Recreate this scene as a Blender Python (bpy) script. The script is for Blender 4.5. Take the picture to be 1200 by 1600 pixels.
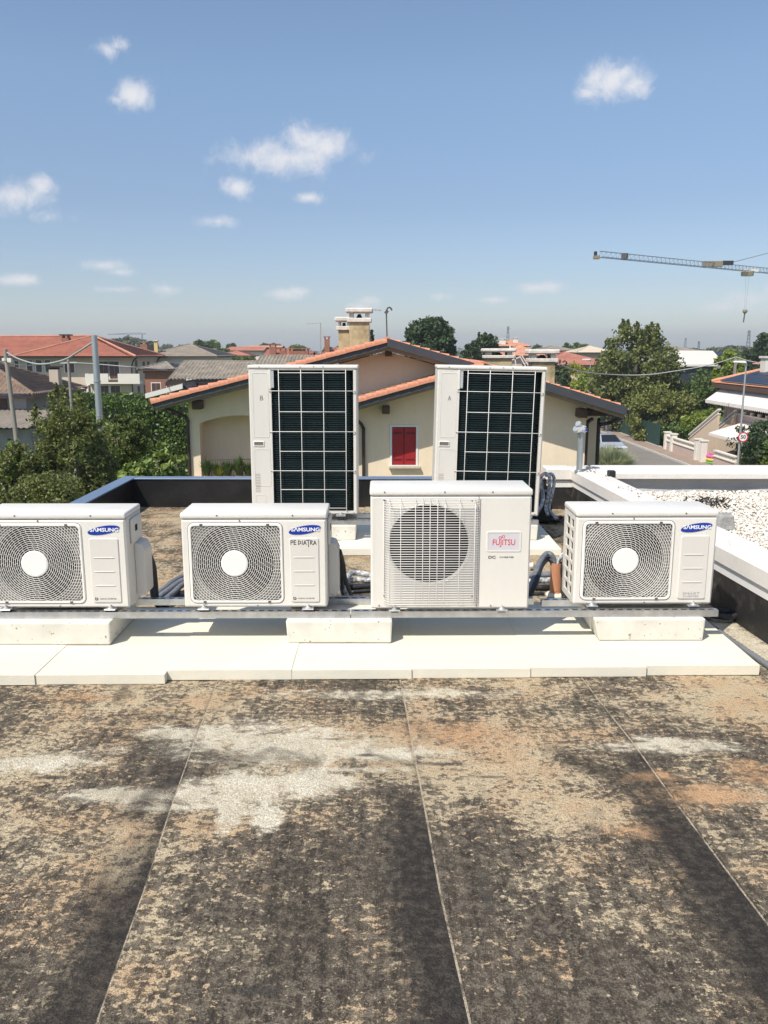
import bpy, bmesh, math, random
import numpy as np
from mathutils import Vector, Matrix
R = math.radians
for o in list(bpy.data.objects): bpy.data.objects.remove(o)
SC = bpy.context.scene
COL = SC.collection

# ------------------------------------------------------------------ camera, sky, sun, exposure
CAM_Z = 1.63            # eye height above the flat roof (roof surface is z = 0)
PITCH = R(11.2)
FPX = 1290.0
ZG = -6.17              # street level
cd = bpy.data.cameras.new('camera'); cam = bpy.data.objects.new('camera', cd); COL.objects.link(cam)
cam.location = (0, 0, CAM_Z); cam.rotation_euler = (R(90) - PITCH, 0, 0)
cd.sensor_fit = 'VERTICAL'; cd.sensor_height = 36.0; cd.lens = 36.0 * FPX / 1600.0
cd.clip_start = 0.05; cd.clip_end = 30000
SC.camera = cam

LIGHT = Vector((0.50, 0.62, -1.0)).normalized()      # direction the sunlight travels
SUN_EL = math.asin(-LIGHT.z)
sd = bpy.data.lights.new('sun', 'SUN'); sun = bpy.data.objects.new('sun', sd); COL.objects.link(sun)
sd.energy = 4.6; sd.angle = R(0.55); sd.color = (1.0, 0.945, 0.85)
sun.rotation_euler = LIGHT.to_track_quat('-Z', 'Y').to_euler(); sun.location = (-20, -20, 40)

def ray(px, py):
    u = (px - 600) / FPX; v = (py - 800) / FPX
    return Vector((u, math.cos(PITCH) - v * math.sin(PITCH), -math.sin(PITCH) - v * math.cos(PITCH)))
def at(px, py, Y):
    d = ray(px, py); return Vector((d.x * Y / d.y, Y, CAM_Z + d.z * Y / d.y))
def on(px, py, z):
    d = ray(px, py); t = (z - CAM_Z) / d.z; return Vector((d.x * t, d.y * t, z))

W = bpy.data.worlds.new('World'); SC.world = W; W.use_nodes = True
nt = W.node_tree; nt.nodes.clear()
def N(t, **k):
    n = nt.nodes.new(t)
    for a, b in k.items(): setattr(n, a, b)
    return n
out = N('ShaderNodeOutputWorld'); bg = N('ShaderNodeBackground'); nt.links.new(bg.outputs[0], out.inputs[0])
sky = N('ShaderNodeTexSky', sky_type='NISHITA', sun_disc=False)
sky.sun_elevation = SUN_EL
sky.sun_rotation = math.atan2(-LIGHT.x, -LIGHT.y)
sky.altitude = 60; sky.air_density = 1.0; sky.dust_density = 0.7; sky.ozone_density = 2.2
bg.inputs[1].default_value = 0.125
tc = N('ShaderNodeTexCoord')
# small summer cumulus: each one sits at its own place in the sky dome
CLOUDS = [(450, 246, 78, 24, .34), (485, 222, 44, 26, .34), (512, 232, 34, 26, .30), (372, 293, 26, 14, .26), (484, 309, 30, 9, .14), (338, 346, 34, 11, .12),
          (22, 305, 50, 22, .26), (62, 290, 24, 18, .16), (75, 338, 36, 15, .06), (206, 149, 24, 17, .34), (185, 156, 24, 12, .04), (168, 78, 36, 18, -.02), (185, 72, 22, 12, .02),
          (955, 128, 36, 24, .34), (985, 136, 30, 17, .26), (915, 146, 30, 15, .0), (158, 414, 30, 9, .26), (185, 425, 30, 9, .0), (28, 438, 34, 8, .34), (445, 460, 42, 9, .22), (465, 456, 24, 8, .24),
          (265, 452, 30, 12, .02), (838, 450, 34, 8, .36), (768, 468, 26, 6, .28), (690, 463, 24, 8, .10), (1185, 468, 60, 22, .06), (1130, 480, 50, 12, -.02),
          (572, 470, 36, 12, .04), (180, 452, 50, 8, .0), (560, 478, 30, 8, .1)]
prev = None
for (cx, cy, w, h, bias) in CLOUDS:
    d0 = ray(cx, cy).normalized()
    r0 = d0.cross(Vector((0, 0, 1))).normalized(); u0 = r0.cross(d0)
    mpn = N('ShaderNodeMapping', vector_type='TEXTURE'); mpn.inputs['Location'].default_value = d0; mpn.inputs['Scale'].default_value = (w / FPX, 1e6, h / FPX)
    mpn.inputs['Rotation'].default_value = Matrix((r0, d0, u0)).transposed().to_euler(); nt.links.new(tc.outputs['Generated'], mpn.inputs[0])
    ln = N('ShaderNodeVectorMath', operation='LENGTH'); nt.links.new(mpn.outputs[0], ln.inputs[0])
    ma = N('ShaderNodeMath', operation='MULTIPLY_ADD'); nt.links.new(ln.outputs['Value'], ma.inputs[0])
    ma.inputs[1].default_value = -0.62; ma.inputs[2].default_value = 0.36 + bias
    if prev is None: prev = ma
    else:
        mx = N('ShaderNodeMath', operation='MAXIMUM')
        nt.links.new(prev.outputs[0], mx.inputs[0]); nt.links.new(ma.outputs[0], mx.inputs[1]); prev = mx
nz = N('ShaderNodeTexNoise'); nz.inputs['Scale'].default_value = 34; nz.inputs['Detail'].default_value = 6; nz.inputs['Roughness'].default_value = .66; nz.inputs['Distortion'].default_value = .35
nt.links.new(tc.outputs['Generated'], nz.inputs['Vector'])
mm = N('ShaderNodeMath', operation='MULTIPLY_ADD'); nt.links.new(nz.outputs['Fac'], mm.inputs[0]); mm.inputs[1].default_value = 1.7; mm.inputs[2].default_value = -.86
ad = N('ShaderNodeMath', operation='ADD'); nt.links.new(prev.outputs[0], ad.inputs[0]); nt.links.new(mm.outputs[0], ad.inputs[1])
sm = N('ShaderNodeMapRange', interpolation_type='SMOOTHSTEP'); nt.links.new(ad.outputs[0], sm.inputs[0])
sm.inputs[1].default_value = -0.20; sm.inputs[2].default_value = 0.80; sm.inputs[3].default_value = 0; sm.inputs[4].default_value = .93
# summer haze dims and greys the sky evenly all round the horizon
sz = N('ShaderNodeSeparateXYZ'); nt.links.new(tc.outputs['Generated'], sz.inputs[0])
hr = N('ShaderNodeValToRGB'); nt.links.new(sz.outputs[2], hr.inputs[0]); els = hr.color_ramp.elements
els[0].position = 0.0; els[0].color = (.87, .885, .985, 1); els[1].position = .42; els[1].color = (1, 1, 1, 1)
for q_, c_ in ((.07, (.76, .765, .85, 1)), (.16, (.79, .78, .83, 1)), (.28, (.98, .98, .97, 1))):
    e_ = els.new(q_); e_.color = c_
hm = N('ShaderNodeMix', data_type='RGBA', blend_type='MULTIPLY'); hm.inputs[0].default_value = 1.0
nt.links.new(sky.outputs[0], hm.inputs[6]); nt.links.new(hr.outputs[0], hm.inputs[7])
mixc = N('ShaderNodeMix', data_type='RGBA')
nt.links.new(sm.outputs[0], mixc.inputs[0]); nt.links.new(hm.outputs[2], mixc.inputs[6]); mixc.inputs[7].default_value = (5.9, 5.9, 6.15, 1)
nt.links.new(mixc.outputs[2], bg.inputs[0])
SC.view_settings.view_transform = 'Standard'; SC.view_settings.look = 'None'
SC.view_settings.exposure = 0.22; SC.view_settings.gamma = 1.0; SC.view_settings.use_curve_mapping = False
SC.cycles.max_bounces = 5; SC.cycles.diffuse_bounces = 3; SC.cycles.glossy_bounces = 2; SC.cycles.transmission_bounces = 2; SC.cycles.volume_bounces = 0; SC.cycles.transparent_max_bounces = 4
SC.cycles.use_adaptive_sampling = True; SC.cycles.adaptive_threshold = .02

# ------------------------------------------------------------------ materials
MATS = {}
def newmat(name):
    m = bpy.data.materials.new(name); m.use_nodes = True; MATS[name] = m
    return m, m.node_tree, m.node_tree.nodes['Principled BSDF']
def ML(t, a, b): t.links.new(a, b)
def mat(name, col, rough=.6, metal=0.0, var=0.0, scale=6.0, bump=0.0, bscale=60.0, stretch=(1, 1, 1), col2=None, thr=None, spec=.5, fine=0.0):
    m, t, p = newmat(name)
    p.inputs['Roughness'].default_value = rough; p.inputs['Metallic'].default_value = metal; p.inputs['Specular IOR Level'].default_value = spec
    p.inputs['Base Color'].default_value = (*col, 1)
    if var or bump or col2:
        c = t.nodes.new('ShaderNodeTexCoord'); mp = t.nodes.new('ShaderNodeMapping'); mp.inputs['Scale'].default_value = stretch
        ML(t, c.outputs['Object'], mp.inputs[0])
    if var or col2:
        n = t.nodes.new('ShaderNodeTexNoise'); n.inputs['Scale'].default_value = scale; n.inputs['Detail'].default_value = 6; n.inputs['Roughness'].default_value = .65
        ML(t, mp.outputs[0], n.inputs['Vector'])
        r = t.nodes.new('ShaderNodeValToRGB')
        a, b = thr if thr else (.3, .7)
        r.color_ramp.elements[0].position = a; r.color_ramp.elements[1].position = b
        c2 = col2 if col2 else tuple(x * (1 + var) for x in col)
        c1 = col if col2 else tuple(x * (1 - var) for x in col)
        r.color_ramp.elements[0].color = (*c1, 1); r.color_ramp.elements[1].color = (*c2, 1)
        ML(t, n.outputs['Fac'], r.inputs[0]); last = r.outputs[0]
        if fine:
            n3 = t.nodes.new('ShaderNodeTexNoise'); n3.inputs['Scale'].default_value = scale * 14; n3.inputs['Detail'].default_value = 3
            ML(t, mp.outputs[0], n3.inputs['Vector'])
            mr = t.nodes.new('ShaderNodeMapRange'); mr.inputs[1].default_value = .3; mr.inputs[2].default_value = .7
            mr.inputs[3].default_value = 1 - fine; mr.inputs[4].default_value = 1 + fine; ML(t, n3.outputs['Fac'], mr.inputs[0])
            vm = t.nodes.new('ShaderNodeVectorMath'); vm.operation = 'SCALE'; ML(t, last, vm.inputs[0]); ML(t, mr.outputs[0], vm.inputs['Scale']); last = vm.outputs[0]
        ML(t, last, p.inputs['Base Color'])
    if bump:
        n2 = t.nodes.new('ShaderNodeTexNoise'); n2.inputs['Scale'].default_value = bscale; n2.inputs['Detail'].default_value = 4
        ML(t, mp.outputs[0], n2.inputs['Vector'])
        b_ = t.nodes.new('ShaderNodeBump'); b_.inputs['Strength'].default_value = bump; b_.inputs['Distance'].default_value = .02
        ML(t, n2.outputs['Fac'], b_.inputs['Height']); ML(t, b_.outputs[0], p.inputs['Normal'])
    return m
def leafmat(name, c1, c2, trans=.35, rough=.55, c3=None):
    m, t, p = newmat(name)
    g = t.nodes.new('ShaderNodeNewGeometry'); r = t.nodes.new('ShaderNodeValToRGB')
    r.color_ramp.elements[0].color = (*c1, 1); r.color_ramp.elements[1].color = (*c2, 1)
    if c3:
        e = r.color_ramp.elements.new(.93); e.color = (*c2, 1); r.color_ramp.elements[2].color = (*c3, 1)
    ML(t, g.outputs['Random Per Island'], r.inputs[0]); ML(t, r.outputs[0], p.inputs['Base Color'])
    p.inputs['Roughness'].default_value = rough; p.inputs['Specular IOR Level'].default_value = .4
    tr = t.nodes.new('ShaderNodeBsdfTranslucent'); mx = t.nodes.new('ShaderNodeMixShader'); mx.inputs[0].default_value = trans
    ML(t, r.outputs[0], tr.inputs[0]); ML(t, p.outputs[0], mx.inputs[1]); ML(t, tr.outputs[0], mx.inputs[2])
    ML(t, mx.outputs[0], t.nodes['Material Output'].inputs[0])
    return m

# ------------------------------------------------------------------ mesh helpers
def V(*a): return Vector(a)
class MB:
    def __init__(s): s.v = []; s.f = []
    def add(s, vs, fs):
        b = len(s.v); s.v += [tuple(x) for x in vs]; s.f += [tuple(i + b for i in f) for f in fs]; return s
    def box(s, x0, x1, y0, y1, z0, z1):
        return s.add([(x0, y0, z0), (x1, y0, z0), (x1, y1, z0), (x0, y1, z0), (x0, y0, z1), (x1, y0, z1), (x1, y1, z1), (x0, y1, z1)],
                     [(0, 3, 2, 1), (4, 5, 6, 7), (0, 1, 5, 4), (1, 2, 6, 5), (2, 3, 7, 6), (3, 0, 4, 7)])
    def frus(s, a, b):                      # a, b: lists of points (bottom loop, top loop), closed
        n = len(a)
        return s.add(list(a) + list(b), [tuple(range(n - 1, -1, -1)), tuple(range(n, 2 * n))] + [(i, (i + 1) % n, n + (i + 1) % n, n + i) for i in range(n)])
    def poly(s, *p): return s.add(p, [tuple(range(len(p)))])
    def slab(s, pts, off):                  # polygon extruded by a vector
        off = Vector(off); return s.frus([Vector(p) for p in pts], [Vector(p) + off for p in pts])
    def tube(s, pts, r, n=8, cap=True, closed=False):
        pts = [Vector(p) for p in pts]; m = len(pts); rr = r if isinstance(r, (list, tuple)) else [r] * m
        base = len(s.v); prevn = None
        for i, p in enumerate(pts):
            if closed: t = pts[(i + 1) % m] - pts[i - 1]
            else: t = pts[min(i + 1, m - 1)] - pts[max(i - 1, 0)]
            t.normalize()
            if prevn is None:
                a = Vector((0, 0, 1)) if abs(t.z) < .9 else Vector((1, 0, 0)); nn = t.cross(a).normalized()
            else:
                nn = prevn - t * prevn.dot(t); nn = nn.normalized() if nn.length > 1e-6 else t.orthogonal().normalized()
            prevn = nn; b = t.cross(nn)
            for k in range(n):
                a = 2 * math.pi * k / n; s.v.append(tuple(p + (nn * math.cos(a) + b * math.sin(a)) * rr[i]))
        for i in range(m if closed else m - 1):
            j = (i + 1) % m
            for k in range(n): s.f.append((base + i * n + k, base + i * n + (k + 1) % n, base + j * n + (k + 1) % n, base + j * n + k))
        if cap and not closed:
            s.f.append(tuple(base + k for k in range(n - 1, -1, -1))); s.f.append(tuple(base + (m - 1) * n + k for k in range(n)))
        return s
    def bar(s, p, q, w, h=None):            # square bar between two points
        p = Vector(p); q = Vector(q); h = h or w; t = (q - p).normalized()
        a = Vector((0, 0, 1)) if abs(t.z) < .95 else Vector((0, 1, 0)); x = t.cross(a).normalized() * w / 2; y = x.cross(t).normalized() * h / 2
        return s.frus([p - x - y, p + x - y, p + x + y, p - x + y], [q - x - y, q + x - y, q + x + y, q - x + y])
    def lathe(s, prof, n=16, c=(0, 0, 0), axis='z'):
        base = len(s.v)
        for (r, h) in prof:
            for k in range(n):
                a = 2 * math.pi * k / n; x, y = r * math.cos(a), r * math.sin(a)
                s.v.append((c[0] + x, c[1] + y, c[2] + h) if axis == 'z' else (c[0] + x, c[1] + h, c[2] + y) if axis == 'y' else (c[0] + h, c[1] + x, c[2] + y))
        for i in range(len(prof) - 1):
            for k in range(n): s.f.append((base + i * n + k, base + i * n + (k + 1) % n, base + (i + 1) * n + (k + 1) % n, base + (i + 1) * n + k))
        s.f.append(tuple(base + k for k in range(n - 1, -1, -1))); s.f.append(tuple(base + (len(prof) - 1) * n + k for k in range(n)))
        return s
    def build(s, name, m, parent=None, world=False, bevel=0, seg=1, smooth=False, angle=None, recalc=True):
        off = Vector((0, 0, 0))
        if world and parent is not None:
            t = parent
            while t.parent: t = t.parent
            off = t.location
        me = bpy.data.meshes.new(name)
        me.from_pydata([(x[0] - off.x, x[1] - off.y, x[2] - off.z) for x in s.v], [], s.f)
        if bevel or recalc:
            b = bmesh.new(); b.from_mesh(me)
            if recalc: bmesh.ops.recalc_face_normals(b, faces=b.faces)
            if bevel:
                ed = [e for e in b.edges if len(e.link_faces) == 2 and e.calc_face_angle(0) > .5]
                bmesh.ops.bevel(b, geom=ed, offset=bevel, segments=seg, affect='EDGES', profile=.5, clamp_overlap=True)
            b.to_mesh(me); b.free()
        if smooth: me.polygons.foreach_set('use_smooth', [True] * len(me.polygons))
        if angle: 
            me.polygons.foreach_set('use_smooth', [True] * len(me.polygons)); me.set_sharp_from_angle(angle=R(angle))
        return link(name, me, m, parent)
def link(name, me, m, parent=None):
    o = bpy.data.objects.new(name, me); COL.objects.link(o)
    if m is not None and not me.materials: me.materials.append(MATS[m] if isinstance(m, str) else m)
    if parent is not None: o.parent = parent
    return o
def tag(o, label=None, cat=None, group=None, kind=None):
    if label: o['label'] = label
    if cat: o['category'] = cat
    if group: o['group'] = group
    if kind: o['kind'] = kind
    return o
def thing(name, label, cat, loc=(0, 0, 0), rz=0, group=None):
    o = bpy.data.objects.new(name, None); COL.objects.link(o); o.location = loc; o.rotation_euler = (0, 0, rz); o.empty_display_size = .1
    return tag(o, label, cat, group)
def npmesh(name, verts, faces, m, parent=None, smooth=False):
    verts = np.asarray(verts, np.float32); faces = np.asarray(faces, np.int32); k = faces.shape[1]
    me = bpy.data.meshes.new(name); me.vertices.add(len(verts)); me.vertices.foreach_set('co', verts.ravel())
    me.loops.add(faces.size); me.loops.foreach_set('vertex_index', faces.ravel())
    me.polygons.add(len(faces)); me.polygons.foreach_set('loop_start', np.arange(0, faces.size, k, dtype=np.int32))
    me.polygons.foreach_set('loop_total', np.full(len(faces), k, np.int32))
    if smooth: me.polygons.foreach_set('use_smooth', np.ones(len(faces), bool))
    me.update(calc_edges=True); me.validate()
    return link(name, me, m, parent)
def dup(root, name, loc, label, parts=None):
    r = root.copy(); COL.objects.link(r); r.location = loc; r['label'] = label
    for ch in list(root.children):
        c = ch.copy(); COL.objects.link(c); c.parent = r
        for g in ch.children:
            d = g.copy(); COL.objects.link(d); d.parent = c
    return r
def smoothpath(pts, n=6):
    pts = [Vector(p) for p in pts]; o = []
    for i in range(len(pts) - 1):
        p0 = pts[max(i - 1, 0)]; p1 = pts[i]; p2 = pts[i + 1]; p3 = pts[min(i + 2, len(pts) - 1)]
        for k in range(n):
            t = k / n
            o.append(.5 * ((2 * p1) + (p2 - p0) * t + (2 * p0 - 5 * p1 + 4 * p2 - p3) * t * t + (3 * p1 - p0 - 3 * p2 + p3) * t ** 3))
    o.append(pts[-1]); return o
def text(s, size, m, parent, loc, name='lettering', extrude=.0006, xs=1.0, shear=0, rot=0, align='CENTER', rx=90, rz=0, bold=0):
    c = bpy.data.curves.new('t', 'FONT'); c.body = s; c.size = size; c.extrude = extrude; c.align_x = align; c.align_y = 'CENTER'; c.shear = shear; c.offset = bold; c.resolution_u = 3
    o = bpy.data.objects.new('t', c); COL.objects.link(o)
    me = bpy.data.meshes.new_from_object(o.evaluated_get(bpy.context.evaluated_depsgraph_get()))
    bpy.data.objects.remove(o); me.name = name; me.materials.clear()
    me.transform(Matrix.Diagonal((xs, 1, 1, 1)))
    me.transform(Matrix.Rotation(R(rz), 4, 'Z') @ Matrix.Rotation(R(rx), 4, 'X') @ Matrix.Rotation(R(rot), 4, 'Z'))
    me.transform(Matrix.Translation(loc))
    return link(name, me, m, parent)
def rrect(x0, x1, z0, z1, r, k=4):
    o = []
    for (cx, cz, a0) in ((x1 - r, z0 + r, -90), (x1 - r, z1 - r, 0), (x0 + r, z1 - r, 90), (x0 + r, z0 + r, 180)):
        for i in range(k + 1):
            a = R(a0 + 90 * i / k); o.append((cx + r * math.cos(a), cz + r * math.sin(a)))
    return o
def rrect_d(x0, x1, z0, z1, r, k=4, e=10):
    p = rrect(x0, x1, z0, z1, r, k); o = []; n = len(p)
    for i in range(n):
        a, b = p[i], p[(i + 1) % n]; m_ = e if (i + 1) % (k + 1) == 0 else 1
        for j in range(m_): o.append((a[0] + (b[0] - a[0]) * j / m_, a[1] + (b[1] - a[1]) * j / m_))
    return o
def rring(mb, outer, inner, y0, y1, ch=.004, k=4):
    x0, x1, z0, z1, r = outer
    a = [(x, y0, z) for x, z in rrect(x0 + ch, x1 - ch, z0 + ch, z1 - ch, max(r - ch, .0005), k)]
    b = [(x, y0 + ch, z) for x, z in rrect(x0, x1, z0, z1, r, k)]
    c = [(x, y1, z) for x, z in rrect(x0, x1, z0, z1, r, k)]
    d = [(x, y0, z) for x, z in rrect(*inner, k)]; e = [(x, y1, z) for x, z in rrect(*inner, k)]
    n = len(a); fs = []
    for i in range(n):
        j = (i + 1) % n
        fs += [(3 * n + i, 3 * n + j, j, i), (i, j, n + j, n + i), (n + i, n + j, 2 * n + j, 2 * n + i), (4 * n + i, 4 * n + j, 3 * n + j, 3 * n + i)]
    return mb.add(a + b + c + d + e, fs)
def rplate(mb, x0, x1, z0, z1, r, y0, y1, k=4, ch=0):
    p = rrect(x0, x1, z0, z1, r, k); q = rrect(x0 + ch, x1 - ch, z0 + ch, z1 - ch, max(r - ch, .0005), k) if ch else p
    n = len(p)
    return mb.add([(x, y1, z) for x, z in p] + [(x, y0, z) for x, z in q], [tuple(range(n, 2 * n))] + [(i, (i + 1) % n, n + (i + 1) % n, n + i) for i in range(n)])
def tile_surface(E0, E1, T0, T1, pitch=.25, row=.38, amp=.045, step=.03, spp=4, sharp=False):
    E0, E1, T0, T1 = map(Vector, (E0, E1, T0, T1)); e = (E1 - E0); L = e.length; e.normalize()
    top = (T0 + T1) / 2; upv = top - E0; upv -= e * upv.dot(e); H = upv.length; nrm = e.cross(upv.normalized())
    if nrm.z < 0: nrm = -nrm
    rows = max(1, round(H / row)); sl1 = (T0 - E0).dot(e); sr1 = (T1 - E0).dot(e)
    lo = min(0, sl1); hi = max(L, sr1); nc = max(2, int(round((hi - lo) / pitch)))
    s = lo + np.arange(nc * spp + 1) * (hi - lo) / (nc * spp)
    vs = []; 
    for i in range(rows):
        for q in (0, 1):
            v = (i + q) / rows
            sl = sl1 * v; sr = L + (sr1 - L) * v; sc = np.clip(s, sl, sr)
            h = (amp * np.abs(np.cos(np.pi * s / pitch)) ** .6 if sharp else amp * (.5 + .5 * np.cos(2 * np.pi * s / pitch))) + (step if q == 0 else 0)
            base = np.array(E0) + np.array(upv) * v
            P = base[None, :] + sc[:, None] * np.array(e)[None, :] + h[:, None] * np.array(nrm)[None, :]; vs.append(P)
    n = len(s); vs = np.concatenate(vs); R_ = 2 * rows
    a = (np.arange(R_ - 1)[:, None] * n + np.arange(n - 1)[None, :]).ravel()
    fs = np.stack([a, a + 1, a + n + 1, a + n], 1)
    return vs, fs
def join_surf(surfs):
    vs = []; fs = []; b = 0
    for v, f in surfs: vs.append(v); fs.append(f + b); b += len(v)
    return np.concatenate(vs), np.concatenate(fs)

# ------------------------------------------------------------------ foliage
def leafquads(rng, P, size, asp=.55, nrm=None, flat=0.0):
    n = len(P); a = rng.normal(size=(n, 3)); a[:, 2] *= (1 - flat) ; a /= np.linalg.norm(a, axis=1)[:, None] + 1e-9
    b = rng.normal(size=(n, 3)); b -= a * (a * b).sum(1)[:, None]; b /= np.linalg.norm(b, axis=1)[:, None] + 1e-9
    s = size * rng.uniform(.6, 1.35, n)[:, None]
    v = np.stack([P - a * s * .5, P + b * s * asp * .5, P + a * s * .5, P - b * s * asp * .5], 1).reshape(-1, 3)
    return v, np.arange(4 * n).reshape(-1, 4)
def crown_points(rng, c, rad, nclump, nleaf, cr=.3, inner=.45, low=1.0, cone=False):
    d = rng.normal(size=(nclump, 3)); d /= np.linalg.norm(d, axis=1)[:, None]
    rr = rng.uniform(inner, 1, nclump) ** .6
    cc = d * rr[:, None]
    if cone:
        z = rng.uniform(-1, 1, nclump) ; w = (1 - z) / 2 + .06; ang = rng.uniform(0, 6.283, nclump); q = rng.uniform(.3, 1, nclump) ** .5
        cc = np.stack([np.cos(ang) * w * q, np.sin(ang) * w * q, z], 1)
    csz = cr * rng.uniform(.55, 1.35, nclump)
    k = rng.integers(0, nclump, nleaf)
    off = rng.normal(size=(nleaf, 3)); off /= np.linalg.norm(off, axis=1)[:, None]; off *= (rng.uniform(0, 1, nleaf) ** .4)[:, None]
    p = cc[k] + off * csz[k][:, None] * np.array([1, 1, .75])
    return np.array(c) + p * np.array(rad)
def tree(name, label, base, H, rad, leaf, nleaf, m, seed, cat='tree', cz=None, nclump=60, cr=.3, trunk_r=.14, group=None, cone=False, inner=.45, flat=0.0, asp=.55, top=0, trunk='bark'):
    rng = np.random.default_rng(seed); base = Vector(base); t = thing(name, label, cat, base, 0, group)
    rz = rad[2]; cz = H - rz if cz is None else cz
    P = crown_points(rng, (0, 0, cz), rad, nclump, nleaf, cr, inner, cone=cone)
    if top:                                  # loose shoots that break the outline
        for k in range(top):
            a = rng.uniform(0, 6.283); q = rng.uniform(.1, .75); b = np.array([math.cos(a) * q * rad[0], math.sin(a) * q * rad[1], cz + rz * math.sqrt(1 - q * q) * .95])
            L = rng.uniform(.2, .42) * rz; m2 = int(nleaf * .006) + 12; tt = rng.uniform(0, 1, m2)
            w = (1 - tt)[:, None] * rad[0] * .1
            P = np.concatenate([P, b + np.stack([0 * tt, 0 * tt, tt * L], 1) + rng.normal(size=(m2, 3)) * w])
    P = P[P[:, 2] > .12]
    v, f = leafquads(rng, P, leaf, asp, flat=flat)
    npmesh('crown', v, f, m, t)
    mb = MB(); n = 7; hh = cz + rz * .35
    pts = [Vector((0, 0, -.1))] + [Vector((rng.normal() * .03 * hh * .3, rng.normal() * .03 * hh * .3, hh * i / 5)) for i in range(1, 6)]
    mb.tube(pts, [trunk_r * (1.25 - .16 * i) for i in range(6)], n)
    for k in range(7):
        i = rng.integers(2, 5); a = rng.uniform(0, 6.283); e = rng.uniform(.45, .8)
        tip = Vector((math.cos(a) * rad[0] * e, math.sin(a) * rad[1] * e, cz + rng.uniform(-.3, .5) * rz)); p0 = pts[i]; mid = p0.lerp(tip, .5) + Vector((0, 0, .08 * rz))
        mb.tube([p0, mid, tip], [trunk_r * .45, trunk_r * .3, trunk_r * .1], 5)
    mb.build('trunk', trunk, t, smooth=True, recalc=False)
    return t
def hedge(name, label, x0, x1, y0, y1, z0, z1, leaf, n, m, seed, cat='hedge', bumps=.12):
    rng = np.random.default_rng(seed); c = Vector(((x0 + x1) / 2, (y0 + y1) / 2, z0)); t = thing(name, label, cat, c)
    dx, dy, dz = x1 - x0, y1 - y0, z1 - z0
    ar = np.array([dx * dz, dx * dz, dy * dz, dy * dz, dx * dy]); f = rng.choice(5, n, p=ar / ar.sum()); u = rng.uniform(0, 1, (n, 3)); P = np.stack([u[:, 0] * dx + x0, u[:, 1] * dy + y0, u[:, 2] * dz + z0], 1)
    P[f == 0, 1] = y0; P[f == 1, 1] = y1; P[f == 2, 0] = x0; P[f == 3, 0] = x1; P[f == 4, 2] = z1
    ph = rng.uniform(0, 6, 6)
    w = bumps * (np.sin(P[:, 0] * 1.7 + ph[0]) * np.sin(P[:, 2] * 2.3 + ph[1]) + np.sin(P[:, 1] * 1.9 + ph[2]))
    P += rng.normal(size=(n, 3)) * (bumps * .8) ; P[:, 1] += w; P[:, 2] += w * .7 * (f == 4)
    v, fc = leafquads(rng, P - np.array(c), leaf, .6); npmesh('foliage', v, fc, m, t)
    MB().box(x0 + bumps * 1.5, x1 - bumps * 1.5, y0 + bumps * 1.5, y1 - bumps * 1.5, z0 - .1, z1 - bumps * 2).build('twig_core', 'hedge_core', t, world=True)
    return t
# ------------------------------------------------------------------ palette
mat('unit_white', (.70, .665, .60), .38, var=.045, scale=2.2, stretch=(1.5, 1.5, .5), fine=.012, bump=.02, bscale=40)
mat('unit_lid', (.72, .69, .63), .42, var=.05, scale=8, stretch=(1, 4, 1))
mat('unit_panel', (.64, .605, .55), .42, var=.02, scale=4)
mat('tower_white', (.66, .63, .57), .4, var=.03, scale=3)
mat('grille_white', (.78, .755, .70), .4)
mat('hub_white', (.80, .78, .74), .35)
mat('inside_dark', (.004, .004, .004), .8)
mat('inside_grey', (.16, .15, .14), .7)
mat('fan_dark', (.010, .010, .012), .8)
mat('fin_metal', (.085, .083, .078), .6, .2)
mat('shroud_grey', (.20, .185, .165), .7)
mat('chimney_yellow', (.60, .47, .20), .9, var=.15, scale=5)
mat('panel_frame', (.45, .46, .48), .4, .5)
mat('coil', (.008, .017, .0185), .40, var=.3, scale=9, spec=.35)
mat('wire_white', (.72, .70, .66), .35)
mat('screw', (.22, .2, .17), .4, .8)
mat('seam_dark', (.10, .09, .08), .7)
mat('logo_blue', (.008, .035, .30), .35)
mat('logo_white', (.85, .85, .85), .4)
mat('logo_red', (.62, .02, .03), .4)
mat('plate_grey', (.60, .58, .60), .3)
mat('ink', (.012, .012, .014), .7)
mat('ink_grey', (.09, .085, .08), .6)
mat('ink_pale', (.34, .33, .31), .5)
mat('zinc', (.56, .57, .58), .34, .85, var=.18, scale=14, bump=.03, bscale=80)
mat('steel_bright', (.72, .72, .71), .38, .6)
mat('foam', (.725, .68, .555), .9, var=.05, scale=2.5, bump=.12, bscale=120, fine=.015)
mat('foam_pale', (.75, .72, .61), .9, var=.05, scale=3, bump=.12, bscale=120)
# cast concrete with air holes
m, t, p = newmat('concrete_block')
c = t.nodes.new('ShaderNodeTexCoord'); n = t.nodes.new('ShaderNodeTexNoise'); n.inputs['Scale'].default_value = 9; n.inputs['Detail'].default_value = 8; ML(t, c.outputs['Object'], n.inputs['Vector'])
r = t.nodes.new('ShaderNodeValToRGB'); r.color_ramp.elements[0].position = .3; r.color_ramp.elements[1].position = .7; r.color_ramp.elements[0].color = (.60, .57, .49, 1); r.color_ramp.elements[1].color = (.72, .69, .61, 1); ML(t, n.outputs['Fac'], r.inputs[0])
vo = t.nodes.new('ShaderNodeTexVoronoi'); vo.inputs['Scale'].default_value = 46; ML(t, c.outputs['Object'], vo.inputs['Vector'])
n4 = t.nodes.new('ShaderNodeTexNoise'); n4.inputs['Scale'].default_value = 17; ML(t, c.outputs['Object'], n4.inputs['Vector'])
mr0 = t.nodes.new('ShaderNodeMath'); mr0.operation = 'MULTIPLY_ADD'; ML(t, n4.outputs['Fac'], mr0.inputs[0]); mr0.inputs[1].default_value = .9; mr0.inputs[2].default_value = -.36
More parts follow.
